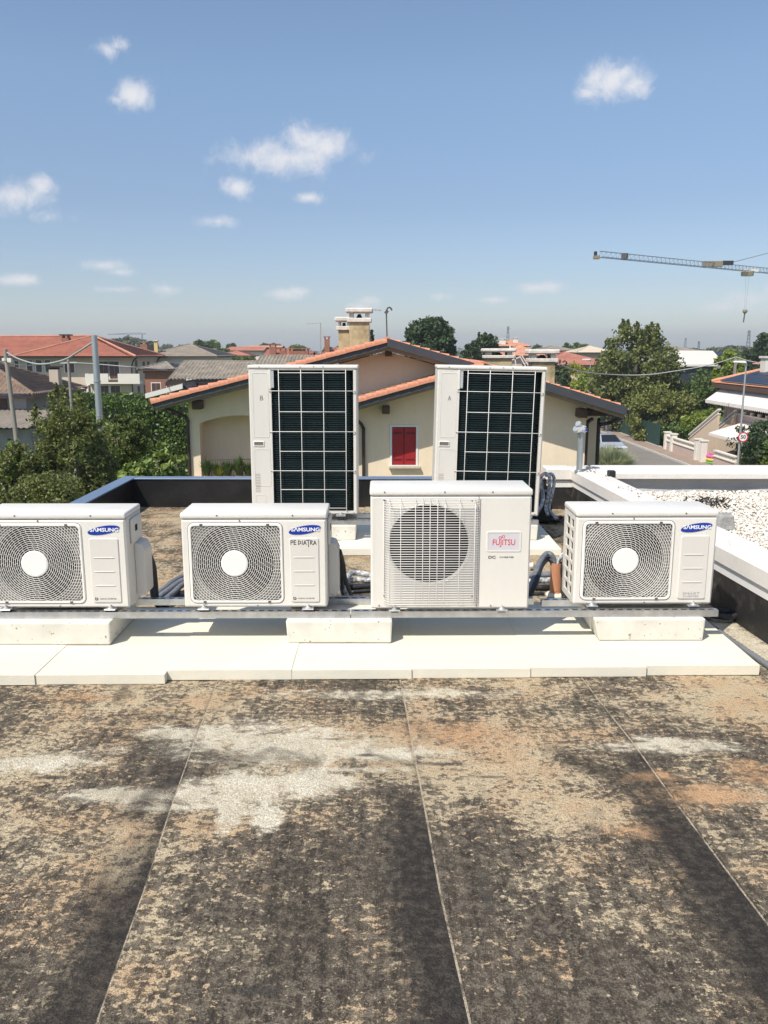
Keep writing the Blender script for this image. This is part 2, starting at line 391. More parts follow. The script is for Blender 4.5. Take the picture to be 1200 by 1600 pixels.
mr = t.nodes.new('ShaderNodeMath'); mr.operation = 'LESS_THAN'; ML(t, vo.outputs['Distance'], mr.inputs[0]); ML(t, mr0.outputs[0], mr.inputs[1])
mx = t.nodes.new('ShaderNodeMix'); mx.data_type = 'RGBA'; ML(t, mr.outputs[0], mx.inputs[0]); ML(t, r.outputs[0], mx.inputs[6]); mx.inputs[7].default_value = (.26, .23, .18, 1); ML(t, mx.outputs[2], p.inputs['Base Color'])
b = t.nodes.new('ShaderNodeBump'); b.invert = True; b.inputs['Strength'].default_value = .5; b.inputs['Distance'].default_value = .004; ML(t, mr.outputs[0], b.inputs['Height']); ML(t, b.outputs[0], p.inputs['Normal']); p.inputs['Roughness'].default_value = .95
mat('bitumen_black', (.012, .012, .013), .38, var=.5, scale=5, bump=.35, bscale=7, fine=.3)
mat('bitumen_dusty', (.018, .017, .016), .6, scale=6, col2=(.13, .11, .09), thr=(.52, .8), bump=.3, bscale=12, fine=.3)
mat('edge_metal', (.30, .38, .50), .3, .75, var=.06, scale=3)
mat('cap_white', (.74, .70, .64), .5, var=.05, scale=3, fine=.03, bump=.03, bscale=10)
mat('flash_white', (.74, .72, .68), .55, var=.05, scale=5)
mat('upstand_grey', (.36, .36, .36), .6, var=.1, scale=3, bump=.4, bscale=5)
mat('gravel_bed', (.52, .47, .39), .95, var=.3, scale=40)
leafmat('pebble', (.60, .54, .45), (.86, .82, .74), 0.0, .8, (.40, .33, .25))
mat('pipe_black', (.022, .023, .026), .55, var=.35, scale=20, bump=.25, bscale=60)
mat('pipe_grey', (.17, .18, .20), .5, var=.3, scale=20, bump=.3, bscale=60)
mat('conduit_grey', (.16, .165, .175), .5, var=.2, scale=8)
# insulation wrapped in silver tape
m, t, p = newmat('pipe_tape')
c = t.nodes.new('ShaderNodeTexCoord'); n = t.nodes.new('ShaderNodeTexNoise'); n.inputs['Scale'].default_value = 48; n.inputs['Detail'].default_value = 3; ML(t, c.outputs['Object'], n.inputs['Vector'])
r = t.nodes.new('ShaderNodeValToRGB'); r.color_ramp.elements[0].position = .42; r.color_ramp.elements[1].position = .6; r.color_ramp.elements[0].color = (.22, .225, .23, 1); r.color_ramp.elements[1].color = (.62, .62, .62, 1); ML(t, n.outputs['Fac'], r.inputs[0]); ML(t, r.outputs[0], p.inputs['Base Color'])
p.inputs['Metallic'].default_value = .05; p.inputs['Roughness'].default_value = .4
b = t.nodes.new('ShaderNodeBump'); b.inputs['Strength'].default_value = .6; b.inputs['Distance'].default_value = .01; ML(t, n.outputs['Fac'], b.inputs['Height']); ML(t, b.outputs[0], p.inputs['Normal'])
mat('terracotta_pipe', (.52, .24, .13), .6, var=.08, scale=8)
mat('tile_orange', (.60, .25, .145), .75, var=.22, scale=3.5, fine=.12)
mat('tile_low_bounce', (.34, .165, .105), .85, var=.25, scale=2.5, fine=.2)  # orange tile darkened on the roof slopes to cut bounce onto the gable wall
mat('tile_red', (.31, .10, .062), .8, var=.25, scale=.9, fine=.2)
mat('tile_pinkred', (.36, .145, .105), .8, var=.2, scale=.7, fine=.2)
mat('tile_salmon', (.50, .24, .15), .8, var=.2, scale=.7, fine=.2)
mat('tile_brown', (.20, .135, .095), .85, var=.35, scale=1.2, fine=.3)
mat('tile_grey', (.23, .20, .165), .85, var=.35, scale=1.6, fine=.35)
mat('tile_greybrown', (.24, .20, .16), .85, var=.25, scale=.8, fine=.25)
mat('barge_grey', (.050, .052, .060), .5, var=.1, scale=2)
mat('timber_dark', (.085, .05, .034), .7, var=.25, scale=5, stretch=(1, 1, 1))
mat('timber_soffit', (.30, .235, .17), .7, var=.2, scale=4)
mat('plaster_cream', (.78, .645, .475), .9, var=.06, scale=.9, stretch=(1.3, 1.3, .4), bump=.15, bscale=40, fine=.02)
mat('plaster_pale', (.60, .49, .40), .9, var=.06, scale=.5, bump=.1, bscale=20)
mat('plaster_beige', (.50, .42, .33), .9, var=.08, scale=.6)
mat('plaster_white', (.70, .66, .58), .9, var=.06, scale=.6)
mat('plaster_grey', (.27, .265, .26), .9, var=.2, scale=1.5)
mat('plaster_pink', (.50, .385, .33), .9, var=.05, scale=.8)
mat('brick_red', (.27, .12, .075), .9, var=.2, scale=4)
mat('window_dark', (.02, .02, .022), .15)
mat('shutter_brown', (.075, .035, .026), .6, var=.15, scale=8)
mat('shutter_red', (.33, .012, .016), .45, var=.1, scale=10)
mat('frame_white', (.76, .74, .73), .6)
mat('sill_stone', (.55, .46, .36), .8, var=.1, scale=8)
mat('chimney_stained', (.50, .40, .24), .95, col2=(.20, .165, .085), thr=(.45, .72), scale=2.2, bump=.2, bscale=20)
mat('chimney_cap', (.62, .585, .52), .9, var=.2, scale=5)
mat('gutter_brown', (.045, .03, .026), .4, .2)
mat('lamp_grey', (.52, .52, .52), .4, .6)
mat('galvanised', (.44, .47, .48), .42, .7, var=.15, scale=3, stretch=(1, 1, .2))
mat('wood_pole', (.27, .245, .215), .9, var=.3, scale=3, stretch=(4, 4, .5))
mat('cable', (.34, .34, .35), .6)
mat('bark', (.075, .058, .042), .95, var=.3, scale=6)
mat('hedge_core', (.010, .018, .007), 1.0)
mat('grass_ground', (.075, .105, .03), 1.0, var=.4, scale=.25, col2=None, fine=.3)
mat('lawn_green', (.10, .19, .035), 1.0, var=.3, scale=1.5, fine=.3)
mat('asphalt', (.20, .18, .155), .95, var=.12, scale=.6, fine=.15)
mat('paving', (.30, .22, .165), .95, var=.15, scale=1.5, fine=.15)
mat('kerb', (.48, .45, .41), .9, var=.1, scale=3)
mat('sand_ground', (.33, .27, .18), 1.0, var=.2, scale=.8, fine=.2)
mat('car_paint', (.50, .54, .60), .3, .35)
mat('car_glass', (.015, .018, .022), .08)
mat('tyre', (.015, .015, .015), .8)
mat('headlight', (.7, .7, .7), .15)
mat('awning', (.72, .655, .60), .85, var=.04, scale=1)
mat('solar', (.014, .022, .042), .42, .0, var=.2, scale=3)
mat('roof_white', (.66, .62, .55), .8, var=.03, scale=.3)
mat('roof_blue', (.030, .040, .058), .45, .3, var=.12, scale=.4)
mat('fence_green', (.012, .045, .035), .8, var=.3, scale=6)
mat('sign_red', (.55, .02, .025), .4)
mat('sign_white', (.8, .8, .8), .4)
mat('crane_yellow', (.30, .24, .15), .5, .2)
mat('crane_grey', (.21, .23, .26), .5, .3)
mat('crane_white', (.7, .68, .62), .5)
mat('pool_pink', (.62, .12, .34), .35)
mat('pool_yellow', (.66, .50, .08), .35)
mat('pool_green', (.13, .36, .09), .35)
mat('rubber_black', (.015, .016, .018), .5)
leafmat('leaf_dark', (0.036, 0.069, 0.017), (0.142, 0.200, 0.051), .3)
leafmat('leaf_garden', (0.060, 0.084, 0.025), (0.263, 0.281, 0.086), .35, .4)
leafmat('leaf_lime', (.055, .085, .020), (.20, .23, .060), .4)
leafmat('leaf_mid', (0.065, 0.117, 0.023), (0.231, 0.299, 0.064), .35)
leafmat('leaf_yellow', (0.151, 0.190, 0.025), (0.524, 0.490, 0.079), .4)
leafmat('leaf_bright', (0.121, 0.200, 0.025), (0.384, 0.435, 0.086), .4)
leafmat('leaf_hedge', (0.044, 0.090, 0.017), (0.151, 0.226, 0.043), .25, .4)
leafmat('leaf_fig', (0.091, 0.154, 0.029), (0.343, 0.399, 0.108), .3, .45)
leafmat('leaf_olive', (0.081, 0.112, 0.029), (0.302, 0.307, 0.086), .3)
leafmat('leaf_conifer', (0.016, 0.038, 0.013), (0.078, 0.123, 0.044), .2)
leafmat('leaf_silver', (.22, .26, .12), (.58, .60, .38), .4)
leafmat('leaf_far', (0.070, 0.090, 0.050), (0.163, 0.181, 0.094), .2)
leafmat('dry_leaf', (.20, .11, .05), (.34, .24, .13), .2)
leafmat('grass_blade', (.07, .14, .02), (.20, .30, .06), .35)

# ------------------------------------------------------------------ weathered bitumen roof
def membrane():
    m, t, p = newmat('membrane'); p.inputs['Roughness'].default_value = .9; p.inputs['Specular IOR Level'].default_value = .25
    g = t.nodes.new('ShaderNodeNewGeometry'); uv = t.nodes.new('ShaderNodeUVMap'); su = t.nodes.new('ShaderNodeSeparateXYZ'); ML(t, uv.outputs[0], su.inputs[0])
    sp = t.nodes.new('ShaderNodeSeparateXYZ'); ML(t, g.outputs['Position'], sp.inputs[0])
    def noise(scale, detail=6, rough=.6, stretch=(1, 1, 1), off=(0, 0, 0), dist=0):
        mp = t.nodes.new('ShaderNodeMapping'); mp.inputs['Scale'].default_value = stretch; mp.inputs['Location'].default_value = off; mp.inputs['Rotation'].default_value = (0, 0, R(3)); ML(t, g.outputs['Position'], mp.inputs[0])
        n = t.nodes.new('ShaderNodeTexNoise'); n.inputs['Scale'].default_value = scale; n.inputs['Detail'].default_value = detail; n.inputs['Roughness'].default_value = rough; n.inputs['Distortion'].default_value = dist
        ML(t, mp.outputs[0], n.inputs['Vector']); return n.outputs['Fac']
    def rng(x, a, b, c=0, d=1, smooth=True):
        n = t.nodes.new('ShaderNodeMapRange'); n.interpolation_type = 'SMOOTHSTEP' if smooth else 'LINEAR'
        n.inputs[1].default_value = a; n.inputs[2].default_value = b; n.inputs[3].default_value = c; n.inputs[4].default_value = d; ML(t, x, n.inputs[0]); return n.outputs[0]
    def ma(op, a, b=None, c=None):
        n = t.nodes.new('ShaderNodeMath'); n.operation = op
        for i, x in enumerate((a, b, c)):
            if x is None: continue
            if isinstance(x, (int, float)): n.inputs[i].default_value = x
            else: ML(t, x, n.inputs[i])
        return n.outputs[0]
    def mix(f, a, b):
        n = t.nodes.new('ShaderNodeMix'); n.data_type = 'RGBA'
        if isinstance(f, float): n.inputs[0].default_value = f
        else: ML(t, f, n.inputs[0])
        for i, x in ((6, a), (7, b)):
            if isinstance(x, tuple): n.inputs[i].default_value = (*x, 1)
            else: ML(t, x, n.inputs[i])
        return n.outputs[2]
    X, Y = sp.outputs[0], sp.outputs[1]
    # coats
    grain = noise(230, 2, .7); grit = noise(95, 3, .7); mott = noise(28, 5, .75); blot = noise(7.5, 7, .72, (1.15, .9, 1)); big = noise(1.6, 5, .62, (1, .8, 1), (3, 1, 0)); streak = noise(13, 6, .75, (2.4, .13, 1), (1, 0, 0)); wipes = noise(4.2, 6, .66, (.55, 1.5, 1), (7, 2, 0), 1.4)
    warm = noise(2.6, 4, .65, (1, 1, 1), (11, 5, 0)); speck = noise(36, 5, .72, (.85, 1.2, 1), (2, 9, 0)); edge = noise(6, 8, .72, (.9, 1.2, 1), (4, 4, 0), .7)
    base = mix(rng(streak, .34, .66), (.034, .028, .022), (.088, .072, .053))
    base = mix(rng(mott, .46, .60, 0, .8), base, (.165, .138, .103))
    base = mix(rng(grit, .56, .66, 0, .65), base, (.23, .19, .14))
    # dust settles more heavily towards the foam boards, black lichen and granules stand out of it
    far = ma('ADD', rng(Y, 2.0, 3.1, -.21, .07), rng(Y, 4.3, 5.3, 0, .10))
    dens = ma('ADD', ma('ADD', ma('MULTIPLY', ma('SUBTRACT', big, .5), 2.3), ma('MULTIPLY', ma('SUBTRACT', blot, .5), 1.3)), far)
    dens = ma('ADD', dens, ma('MULTIPLY', ma('SUBTRACT', wipes, .5), .8))
    dens = ma('ADD', dens, ma('MULTIPLY', ma('SUBTRACT', streak, .5), .6))
    dust_c = mix(rng(warm, .42, .62), (.50, .405, .265), (.49, .345, .205))
    film = rng(dens, -.25, .45, 0, .30)
    dust = ma('MAXIMUM', film, rng(ma('ADD', ma('ADD', speck, ma('MULTIPLY', ma('SUBTRACT', grit, .5), .34)), ma('MULTIPLY', dens, .36)), .50, .585, 0, .90))
    colr = mix(dust, base, dust_c)
    rag = ma('ADD', edge, wipes)
    def patch(px, py, sx, sy, k=1.0, rot=0):
        c = on(px, py, 0)
        ax = ma('MULTIPLY', ma('SUBTRACT', X, c.x), 1 / sx); ay = ma('MULTIPLY', ma('SUBTRACT', Y, c.y), 1 / sy)
        if rot: ay = ma('ADD', ay, ma('MULTIPLY', ax, rot))
        d = ma('SQRT', ma('ADD', ma('MULTIPLY', ax, ax), ma('MULTIPLY', ay, ay)))
        return ma('MULTIPLY', ma('ADD', ma('SUBTRACT', 1.0, d), ma('MULTIPLY', ma('SUBTRACT', rag, 1.0), 1.9)), k)
    def many(l):
        r = None
        for a in l:
            q = patch(*a); r = q if r is None else ma('MAXIMUM', r, q)
        return r
    # pale cement wash, spilt and swept at a few spots
    pale = many([(430, 1165, .40, .19), (385, 1235, .16, .17), (480, 1220, .18, .11), (610, 1178, .28, .06), (60, 1190, .24, .085, 1, -.3), (190, 1243, .22, .055), (1060, 1165, .28, .07), (300, 1240, .1, .1), (420, 1275, .05, .10), (1175, 1010, .13, .62), (530, 1203, .24, .03, 1, -.2), (365, 1258, .05, .17), (300, 1148, .22, .06, 1, .4), (415, 1262, .035, .16, 1, .3), (250, 1262, .16, .03), (640, 1085, .5, .05, .7)])
    thin = noise(19, 6, .74, (.85, 1.3, 1), (5, 1, 0))
    pm = ma('MAXIMUM', rng(pale, -.40, .60, 0, .48), rng(ma('ADD', pale, ma('MULTIPLY', ma('SUBTRACT', thin, .5), 3.4)), -.05, .40, 0, .97))
    colr = mix(pm, colr, mix(rng(blot, .35, .65), (.49, .43, .315), (.61, .555, .435)))
    red = many([(1120, 1245, .30, .11), (720, 1150, .34, .18, .7), (1010, 1215, .16, .05), (140, 1090, .3, .05, .6), (1000, 1300, .14, .05, .7), (1180, 1210, .12, .12, .8)])
    rm = ma('MAXIMUM', rng(red, -.2, .8, 0, .45), rng(ma('ADD', red, ma('MULTIPLY', ma('SUBTRACT', speck, .5), 3.4)), .1, .7, 0, .92)); colr = mix(rm, colr, (.46, .285, .155))
    # fairly clean black band where each sheet runs under the torch-welded lap
    U = su.outputs[0]
    # broad wiped and damp-dark stains
    stain = noise(2.2, 8, .66, (1.1, .75, 1), (21, 3, 0), .9)
    colr = mix(rng(stain, .53, .66, 0, .62), colr, mix(rng(mott, .42, .62), (.034, .028, .022), (.085, .069, .050)))
    band = ma('MULTIPLY', rng(ma('ADD', U, ma('MULTIPLY', ma('SUBTRACT', noise(5, 6, .7, (1, .35, 1), (8, 8, 0)), .5), .30)),   .75, .89), rng(ma('ADD', Y, ma('MULTIPLY', ma('SUBTRACT', big, .5), 2.3)), 3.0, 2.5))
    colr = mix(ma('MULTIPLY', band, .93), colr, mix(rng(mott, .4, .75), (.024, .021, .019), (.075, .064, .052)))
    # dark wiped scuffs
    sc = many([(575, 1180, .06, .014), (405, 1550, .10, .02), (270, 1220, .02, .05), (690, 1195, .2, .02, .8), (760, 1215, .12, .016, .8), (640, 1230, .13, .02, .8), (1000, 1160, .07, .014), (80, 1215, .1, .016), (760, 1400, .035, .16, .8), (520, 1155, .12, .012, .8), (850, 1110, .2, .014, .8), (930, 1310, .06, .1, .7)])
    colr = mix(rng(sc, .0, .8, 0, .8), colr, (.055, .049, .043))
    lapl = ma('MULTIPLY', ma('MULTIPLY', rng(U, .979, .981), rng(edge, .40, .52, .25, 1)), .9)
    colr = mix(ma('MULTIPLY', rng(U, .962, .976), .35), colr, (.035, .031, .027)); colr = mix(lapl, colr, (.42, .36, .27))
    gm = rng(grain, .30, .70, .42, 1.58, False)
    vm = t.nodes.new('ShaderNodeVectorMath'); vm.operation = 'SCALE'; ML(t, colr, vm.inputs[0]); ML(t, gm, vm.inputs['Scale'])
    ML(t, vm.outputs[0], p.inputs['Base Color'])
    hgt = ma('ADD', ma('MULTIPLY', grit, .5), ma('ADD', ma('MULTIPLY', mott, .9), ma('MULTIPLY', blot, 1.2)))
    b = t.nodes.new('ShaderNodeBump'); b.inputs['Strength'].default_value = .7; b.inputs['Distance'].default_value = .014; ML(t, hgt, b.inputs['Height']); ML(t, b.outputs[0], p.inputs['Normal'])
membrane()
# ================================================================== the flat roof we stand on
SK = -.06                                            # the building is turned a few degrees from the view
def sx(x3, y): return x3 + SK * (y - 3)
def XIN(y): return 2.15 - .0566 * (y - 4.44)         # inner face of the right-hand parapet
bld = thing('flat_roofed_building', 'two-storey flat roofed building that carries the air conditioners', 'building', (0, 2, ZG))
MB().frus([V(-2.70, -6, ZG), V(9.5, -6, ZG), V(9.5, 8.55, ZG), V(-2.70, 8.55, ZG)], [V(-2.70, -6, -.03), V(9.5, -6, -.03), V(9.5, 8.55, -.03), V(-2.70, 8.55, -.03)]).build('wall', 'plaster_white', bld, world=True)
roof = MB().box(-2.70, 2.6, -6, 8.55, -.025, -.012).build('flat_roof', 'bitumen_dusty'); tag(roof, kind='structure')
edges = [-2.66, -1.70, -.78, .135, 1.06, 1.98, 2.4]
for i in range(6):
    a, b = edges[i], edges[i + 1]
    me = bpy.data.meshes.new('membrane_sheet'); ny = 30; vs = []; fs = []; us = []
    for j in range(ny + 1):
        y = -5.9 + (8.49 + 5.9) * j / ny; wv = .004 * math.sin(y * 3.1 + i) + .003 * math.sin(y * 7.7 + 2 * i)
        xa = max(sx(a, y) + wv, -2.66) if i == 0 else sx(a, y) + wv
        wv2 = .004 * math.sin(y * 3.1 + i + 1) + .003 * math.sin(y * 7.7 + 2 * (i + 1)); xb = sx(b, y) + wv2 + .012
        vs += [(xa, y, -.01), (xa, y, .0055), (xa + .05, y, .004), (xb, y, -.001)]; us += [0, 0, .05, 1]
    for j in range(ny):
        for k in range(3): fs.append((4 * j + k, 4 * j + k + 1, 4 * j + 4 + k + 1, 4 * j + 4 + k))
    me.from_pydata(vs, [], fs); uvl = me.uv_layers.new(name='UVMap')
    for l in me.loops: uvl.data[l.index].uv = (us[l.vertex_index], vs[l.vertex_index][1])
    o = link('membrane_sheet', me, 'membrane', roof)
    for p in me.polygons:
        if p.normal.z < 0: p.flip()
# right parapet: black upstand, white flashing, wide white coping
def skew(mb, d0, d1, y0, y1, z0, z1): return mb.frus([V(XIN(y0) + d0, y0, z0), V(XIN(y0) + d1, y0, z0), V(XIN(y1) + d1, y1, z0), V(XIN(y1) + d0, y1, z0)], [V(XIN(y0) + d0, y0, z1), V(XIN(y0) + d1, y0, z1), V(XIN(y1) + d1, y1, z1), V(XIN(y1) + d0, y1, z1)])
pr = thing('parapet_wall', 'parapet with wide white metal coping between the dark roof and the white gravel', 'wall', (2.2, 4, 0))
skew(MB(), 0, .19, -6, 8.34, -.02, .305).build('bitumen_upstand', 'bitumen_dusty', pr, world=True)
skew(MB(), -.006, .196, -6, 8.34, .248, .306).build('flashing_strip', 'flash_white', pr, world=True)
for k, (y0, y1) in enumerate(((-6, 1.2), (1.205, 5.63), (5.635, 8.56))):
    mb = MB(); c = [(-.024, .318), (-.026, .412), (-.014, .424), (.205, .432), (.214, .42), (.212, .33)]
    mb.frus([V(XIN(y0) + d, y0, z) for d, z in c], [V(XIN(y1) + d, y1, z) for d, z in c]).build('coping', 'cap_white', pr, world=True)
mb = MB(); skew(mb, -.013, -.0065, 6.55, 6.95, .262, .30).build('grey_patch', 'upstand_grey', pr, world=True)
# short return of the parapet in the far corner
rt = thing('parapet_end', 'short white capped parapet end in the far corner beside the metal post', 'wall', (1.8, 8.4, 0))
MB().box(1.70, 1.945, 8.36, 8.56, -.02, .303).build('bitumen_upstand', 'bitumen_dusty', rt, world=True)
MB().box(1.69, 1.938, 8.352, 8.565, .235, .304).build('flashing_strip', 'flash_white', rt, world=True)
MB().box(1.655, 1.916, 8.325, 8.575, .312, .432).build('coping', 'cap_white', rt, world=True, bevel=.01)
# dark low parapets with a thin blue-grey metal edge
pb = thing('low_parapet', 'black bitumen parapet with blue metal edge at the far end of the roof', 'wall', (-.5, 8.5, 0))
MB().box(-2.62, 1.70, 8.49, 8.60, -.02, .292).build('bitumen_upstand', 'bitumen_black', pb, world=True)
MB().box(-2.60, 1.66, 8.475, 8.62, .2925, .308).build('edge_trim', 'edge_metal', pb, world=True, bevel=.004)
pl = thing('low_parapet', 'black bitumen parapet with blue metal edge along the garden side', 'wall', (-2.66, 3, 0))
MB().box(-2.73, -2.621, -6, 8.60, -.02, .292).build('bitumen_upstand', 'bitumen_black', pl, world=True)
MB().box(-2.745, -2.603, -6, 8.625, .2925, .310).build('edge_trim', 'edge_metal', pl, world=True, bevel=.004)
# gravel roof to the right
tag(MB().frus([V(XIN(-6) + .2, -6, .0), V(9.5, -6, .0), V(9.5, 8.2, .0), V(XIN(8.2) + .2, 8.2, .0)], [V(XIN(-6) + .2, -6, .205), V(9.5, -6, .205), V(9.5, 8.2, .205), V(XIN(8.2) + .2, 8.2, .205)]).build('gravel_bed', 'gravel_bed'), kind='structure')
rng = np.random.default_rng(5)
n = 36000; Yp = rng.uniform(2.8, 8.14, n); Xp = np.array([XIN(y) + .215 for y in Yp]) + rng.uniform(0, 1, n) ** 1.25 * 3.2
ok = Xp < Yp * .50 + 1.3; Xp, Yp = Xp[ok], Yp[ok]; n = len(Xp)
ico = np.array([(0, 0, 1), (.894, 0, .447), (.276, .851, .447), (-.724, .526, .447), (-.724, -.526, .447), (.276, -.851, .447), (.724, .526, -.447), (-.276, .851, -.447), (-.894, 0, -.447), (-.276, -.851, -.447), (.724, -.526, -.447), (0, 0, -1)])
icf = np.array([(0, 1, 2), (0, 2, 3), (0, 3, 4), (0, 4, 5), (0, 5, 1), (1, 6, 2), (2, 7, 3), (3, 8, 4), (4, 9, 5), (5, 10, 1), (6, 7, 2), (7, 8, 3), (8, 9, 4), (9, 10, 5), (10, 6, 1), (11, 7, 6), (11, 8, 7), (11, 9, 8), (11, 10, 9), (11, 6, 10)])
s = rng.uniform(.007, .019, n)[:, None, None]; an = rng.uniform(.6, 1.3, (n, 1, 3)) * np.array([1, 1, .7]); th = rng.uniform(0, 6.28, n)
q = ico[None] * an * (1 + rng.normal(size=(n, 12, 1)) * .16); cs, sn = np.cos(th)[:, None], np.sin(th)[:, None]
q = np.stack([q[..., 0] * cs - q[..., 1] * sn, q[..., 0] * sn + q[..., 1] * cs, q[..., 2]], -1) * s
hz = .205 + rng.uniform(0, .028, n) + .035 * np.maximum(0, np.sin(Xp * 2.3) * np.sin(Yp * 1.9)) * .6
q += np.stack([Xp, Yp, hz], 1)[:, None, :]
g = npmesh('white_gravel', q.reshape(-1, 3), (icf[None] + (np.arange(n) * 12)[:, None, None]).reshape(-1, 3), 'pebble'); tag(g, 'loose white marble gravel covering the neighbouring roof', 'gravel', kind='stuff')
pg = thing('parapet_wall', 'white capped parapet along the far edge of the gravel roof', 'wall', (5, 8.3, .2))
mb = MB(); pts = []
xs_ = np.linspace(2.15, 9.5, 50); r2 = random.Random(3)
for i, x in enumerate(xs_):
    w = .012 * math.sin(x * 4.1) + .008 * math.sin(x * 9.3); lift = .02 * max(0, math.sin(x * 2.2))
    pts.append([(x, 8.20 + w, .205 + lift), (x, 8.235 + w, .26), (x, 8.245 + w * .6, .315), (x, 8.235, .368)])
for i in range(len(pts) - 1):
    b0 = len(mb.v); mb.v += pts[i] + pts[i + 1]; mb.f += [(b0 + k, b0 + k + 1, b0 + 5 + k, b0 + 4 + k) for k in range(3)]
mb.build('membrane_upstand', 'upstand_grey', pg, world=True, smooth=True)
MB().box(2.15, 9.5, 8.27, 8.55, .1, .366).build('wall_core', 'plaster_white', pg, world=True)
for x0, x1 in ((2.16, 5.2), (5.204, 9.5)):
    c = [(8.14, .356), (8.138, .405), (8.15, .418), (8.55, .436), (8.575, .43), (8.575, .34)]
    MB().frus([V(x0, y, z) for y, z in c], [V(x1, y, z) for y, z in c]).build('coping', 'cap_white', pg, world=True)
# things on the copings and the gravel
po = on(905, 736, .43); ps = thing('metal_post', 'galvanised steel post with a shiny clamp on the far corner of the coping', 'post', po)
MB().tube([V(0, 0, -.01), V(-.002, 0, .38)], .030, 14).build('tube', 'galvanised', ps, smooth=False, angle=40)
mb = MB(); rr = random.Random(8)
for k in range(9):
    x, y, z = rr.uniform(-.045, .045), rr.uniform(-.04, .04), rr.uniform(.38, .46); w = rr.uniform(.02, .04)
    mb.frus([V(x - w, y - w, z - .01), V(x + w, y - w * .6, z), V(x + w * .7, y + w, z + .015), V(x - w, y + w * .8, z)], [V(x - w * .6, y - w, z + .02), V(x + w, y - w, z + .03), V(x + w * .5, y + w * .5, z + .04), V(x - w * .7, y + w, z + .03)])
mb.build('foil_wrap', 'steel_bright', ps)
MB().box(.005, .05, -.062, -.02, .405, .43).build('blue_tag', 'logo_blue', ps)
MB().lathe([(.05, -.012), (.05, .0), (.032, .012)], 14).build('base_flange', 'zinc', ps)
vo_ = on(955, 744, .43); vt = thing('vent_stub', 'small black plastic vent stub on the white coping', 'vent', vo_)
MB().box(-.035, .035, -.035, .035, -.03, .055).build('outlet', 'rubber_black', vt, bevel=.008)
MB().box(-.045, .045, -.045, .045, -.032, -.008).build('collar', 'gravel_bed', vt)
cb_ = on(1132, 828, .225); ct = thing('concrete_kerb_block', 'rough grey concrete block lying on the white gravel', 'block', cb_)
MB().frus([V(-.20, -.04, 0), V(.075, -.04, 0), V(.085, .10, 0), V(-.20, .10, 0)], [V(-.20, -.025, .13), V(.055, -.03, .12), V(.07, .085, .125), V(-.20, .085, .13)]).build('stone', mat('concrete_grey', (.33, .325, .31), .95, var=.3, scale=14, bump=.6, bscale=40), ct, bevel=.012, seg=2)
v_, f_ = leafquads(rng, np.concatenate([np.stack([np.array([XIN(y) for y in yy]) + rng.uniform(0, .18, len(yy)), yy, np.full(len(yy), .437)], 1) for yy in [rng.uniform(5, 8.5, 40), rng.uniform(8.0, 8.5, 45)]]), .022, .5, flat=.95)
tag(npmesh('leaf_litter', v_, f_, 'dry_leaf'), 'dry leaf crumbs scattered on the white coping', 'leaf litter', kind='stuff')
v_, f_ = leafquads(rng, np.array([2.95, 7.35, .27]) + rng.normal(size=(160, 3)) * np.array([.09, .08, .025]), .05, .3)
tag(npmesh('dry_weed', v_, f_, mat('weed_dark', (.04, .035, .03), .9)), 'dark dried weed tuft on the gravel', 'weed', kind='stuff')

# ================================================================== foam boards, concrete blocks, rails
def board(x0, x1, y0, y1, label, seed, m='foam'):
    r = random.Random(seed); mb = MB(); n = 10
    b = [V(x0 + .0002, y0, .004), V(x1 - .0002, y0 + .012 * (x1 - x0), .004), V(x1 - .0002, y1, .004), V(x0 + .0002, y1, .004)]
    tl = r.uniform(-.002, .003)
    mb.frus(b, [p + V(0, 0, .05 + tl) for p in b]); o = mb.build('foam_board', m, bevel=.0008, seg=1)
    return tag(o, label, 'board', 'foam boards under the air conditioners')
bx = [-2.33, -1.718, -1.082, -.462, .139, .737, 1.325, 1.905]; by = [3.815, 3.83, 3.885, 3.895, 3.91, 3.925, 3.945]
names = ['cream foam board cut off at the picture edge under the leftmost concrete block', 'cream foam board jutting forward, just right of the leftmost concrete block', 'cream foam board in front of the unit with handwriting, left of the middle concrete block',
         'cream foam board carrying the middle concrete block', 'cream foam board in front of the unit with red lettering', 'cream foam board left of the rightmost concrete block, in front of the orange pipe', 'rightmost cream foam board, beside the grey conduit']
for i in range(7): board(bx[i], bx[i + 1], by[i], by[i] + 1.08, names[i], i)
b2 = [-1.56, -.96, -.36, .24, .84, 1.42]
nm2 = ['foam board hidden behind the handwritten unit, leftmost of the far row', 'foam board under the left tall unit, seen behind the handwritten unit', 'foam board between the two tall units, seen left of the red lettered unit', 'foam board under the left side of the right tall unit', 'foam board under the right tall unit, beside the orange pipe']
for i in range(5): board(b2[i], b2[i + 1], 6.43 - .004 * i, 7.62, nm2[i], 20 + i, 'foam_pale')
def block(x0, x1, y0, y1, label, h=.128, lc=.008):
    e = .006; mb = MB(); z = .0565
    mb.frus([V(x0 + lc, y0 + e, z), V(x1 - e, y0 + e, z), V(x1 - e, y1, z), V(x0 + lc, y1, z)], [V(x0, y0, z + h), V(x1, y0, z + h), V(x1, y1, z + h), V(x0, y1, z + h)])
    return tag(mb.build('concrete_block', 'concrete_block', bevel=.008, seg=2), label, 'block', 'concrete blocks carrying the rails')
block(-2.28, -1.475, 4.235, 4.74, 'white concrete block under the front rail at the left picture edge')
block(-.532, .045, 4.265, 4.74, 'white concrete block under the front rail between the handwritten and the red lettered unit')
block(1.145, 1.755, 4.30, 4.76, 'white concrete block under the right end of the front rail', lc=.035)
block(-1.25, -.78, 6.72, 7.2, 'white concrete block under the left half of the left tall unit')
block(-.46, -.232, 6.72, 7.2, 'white concrete block under the right side of the left tall unit')
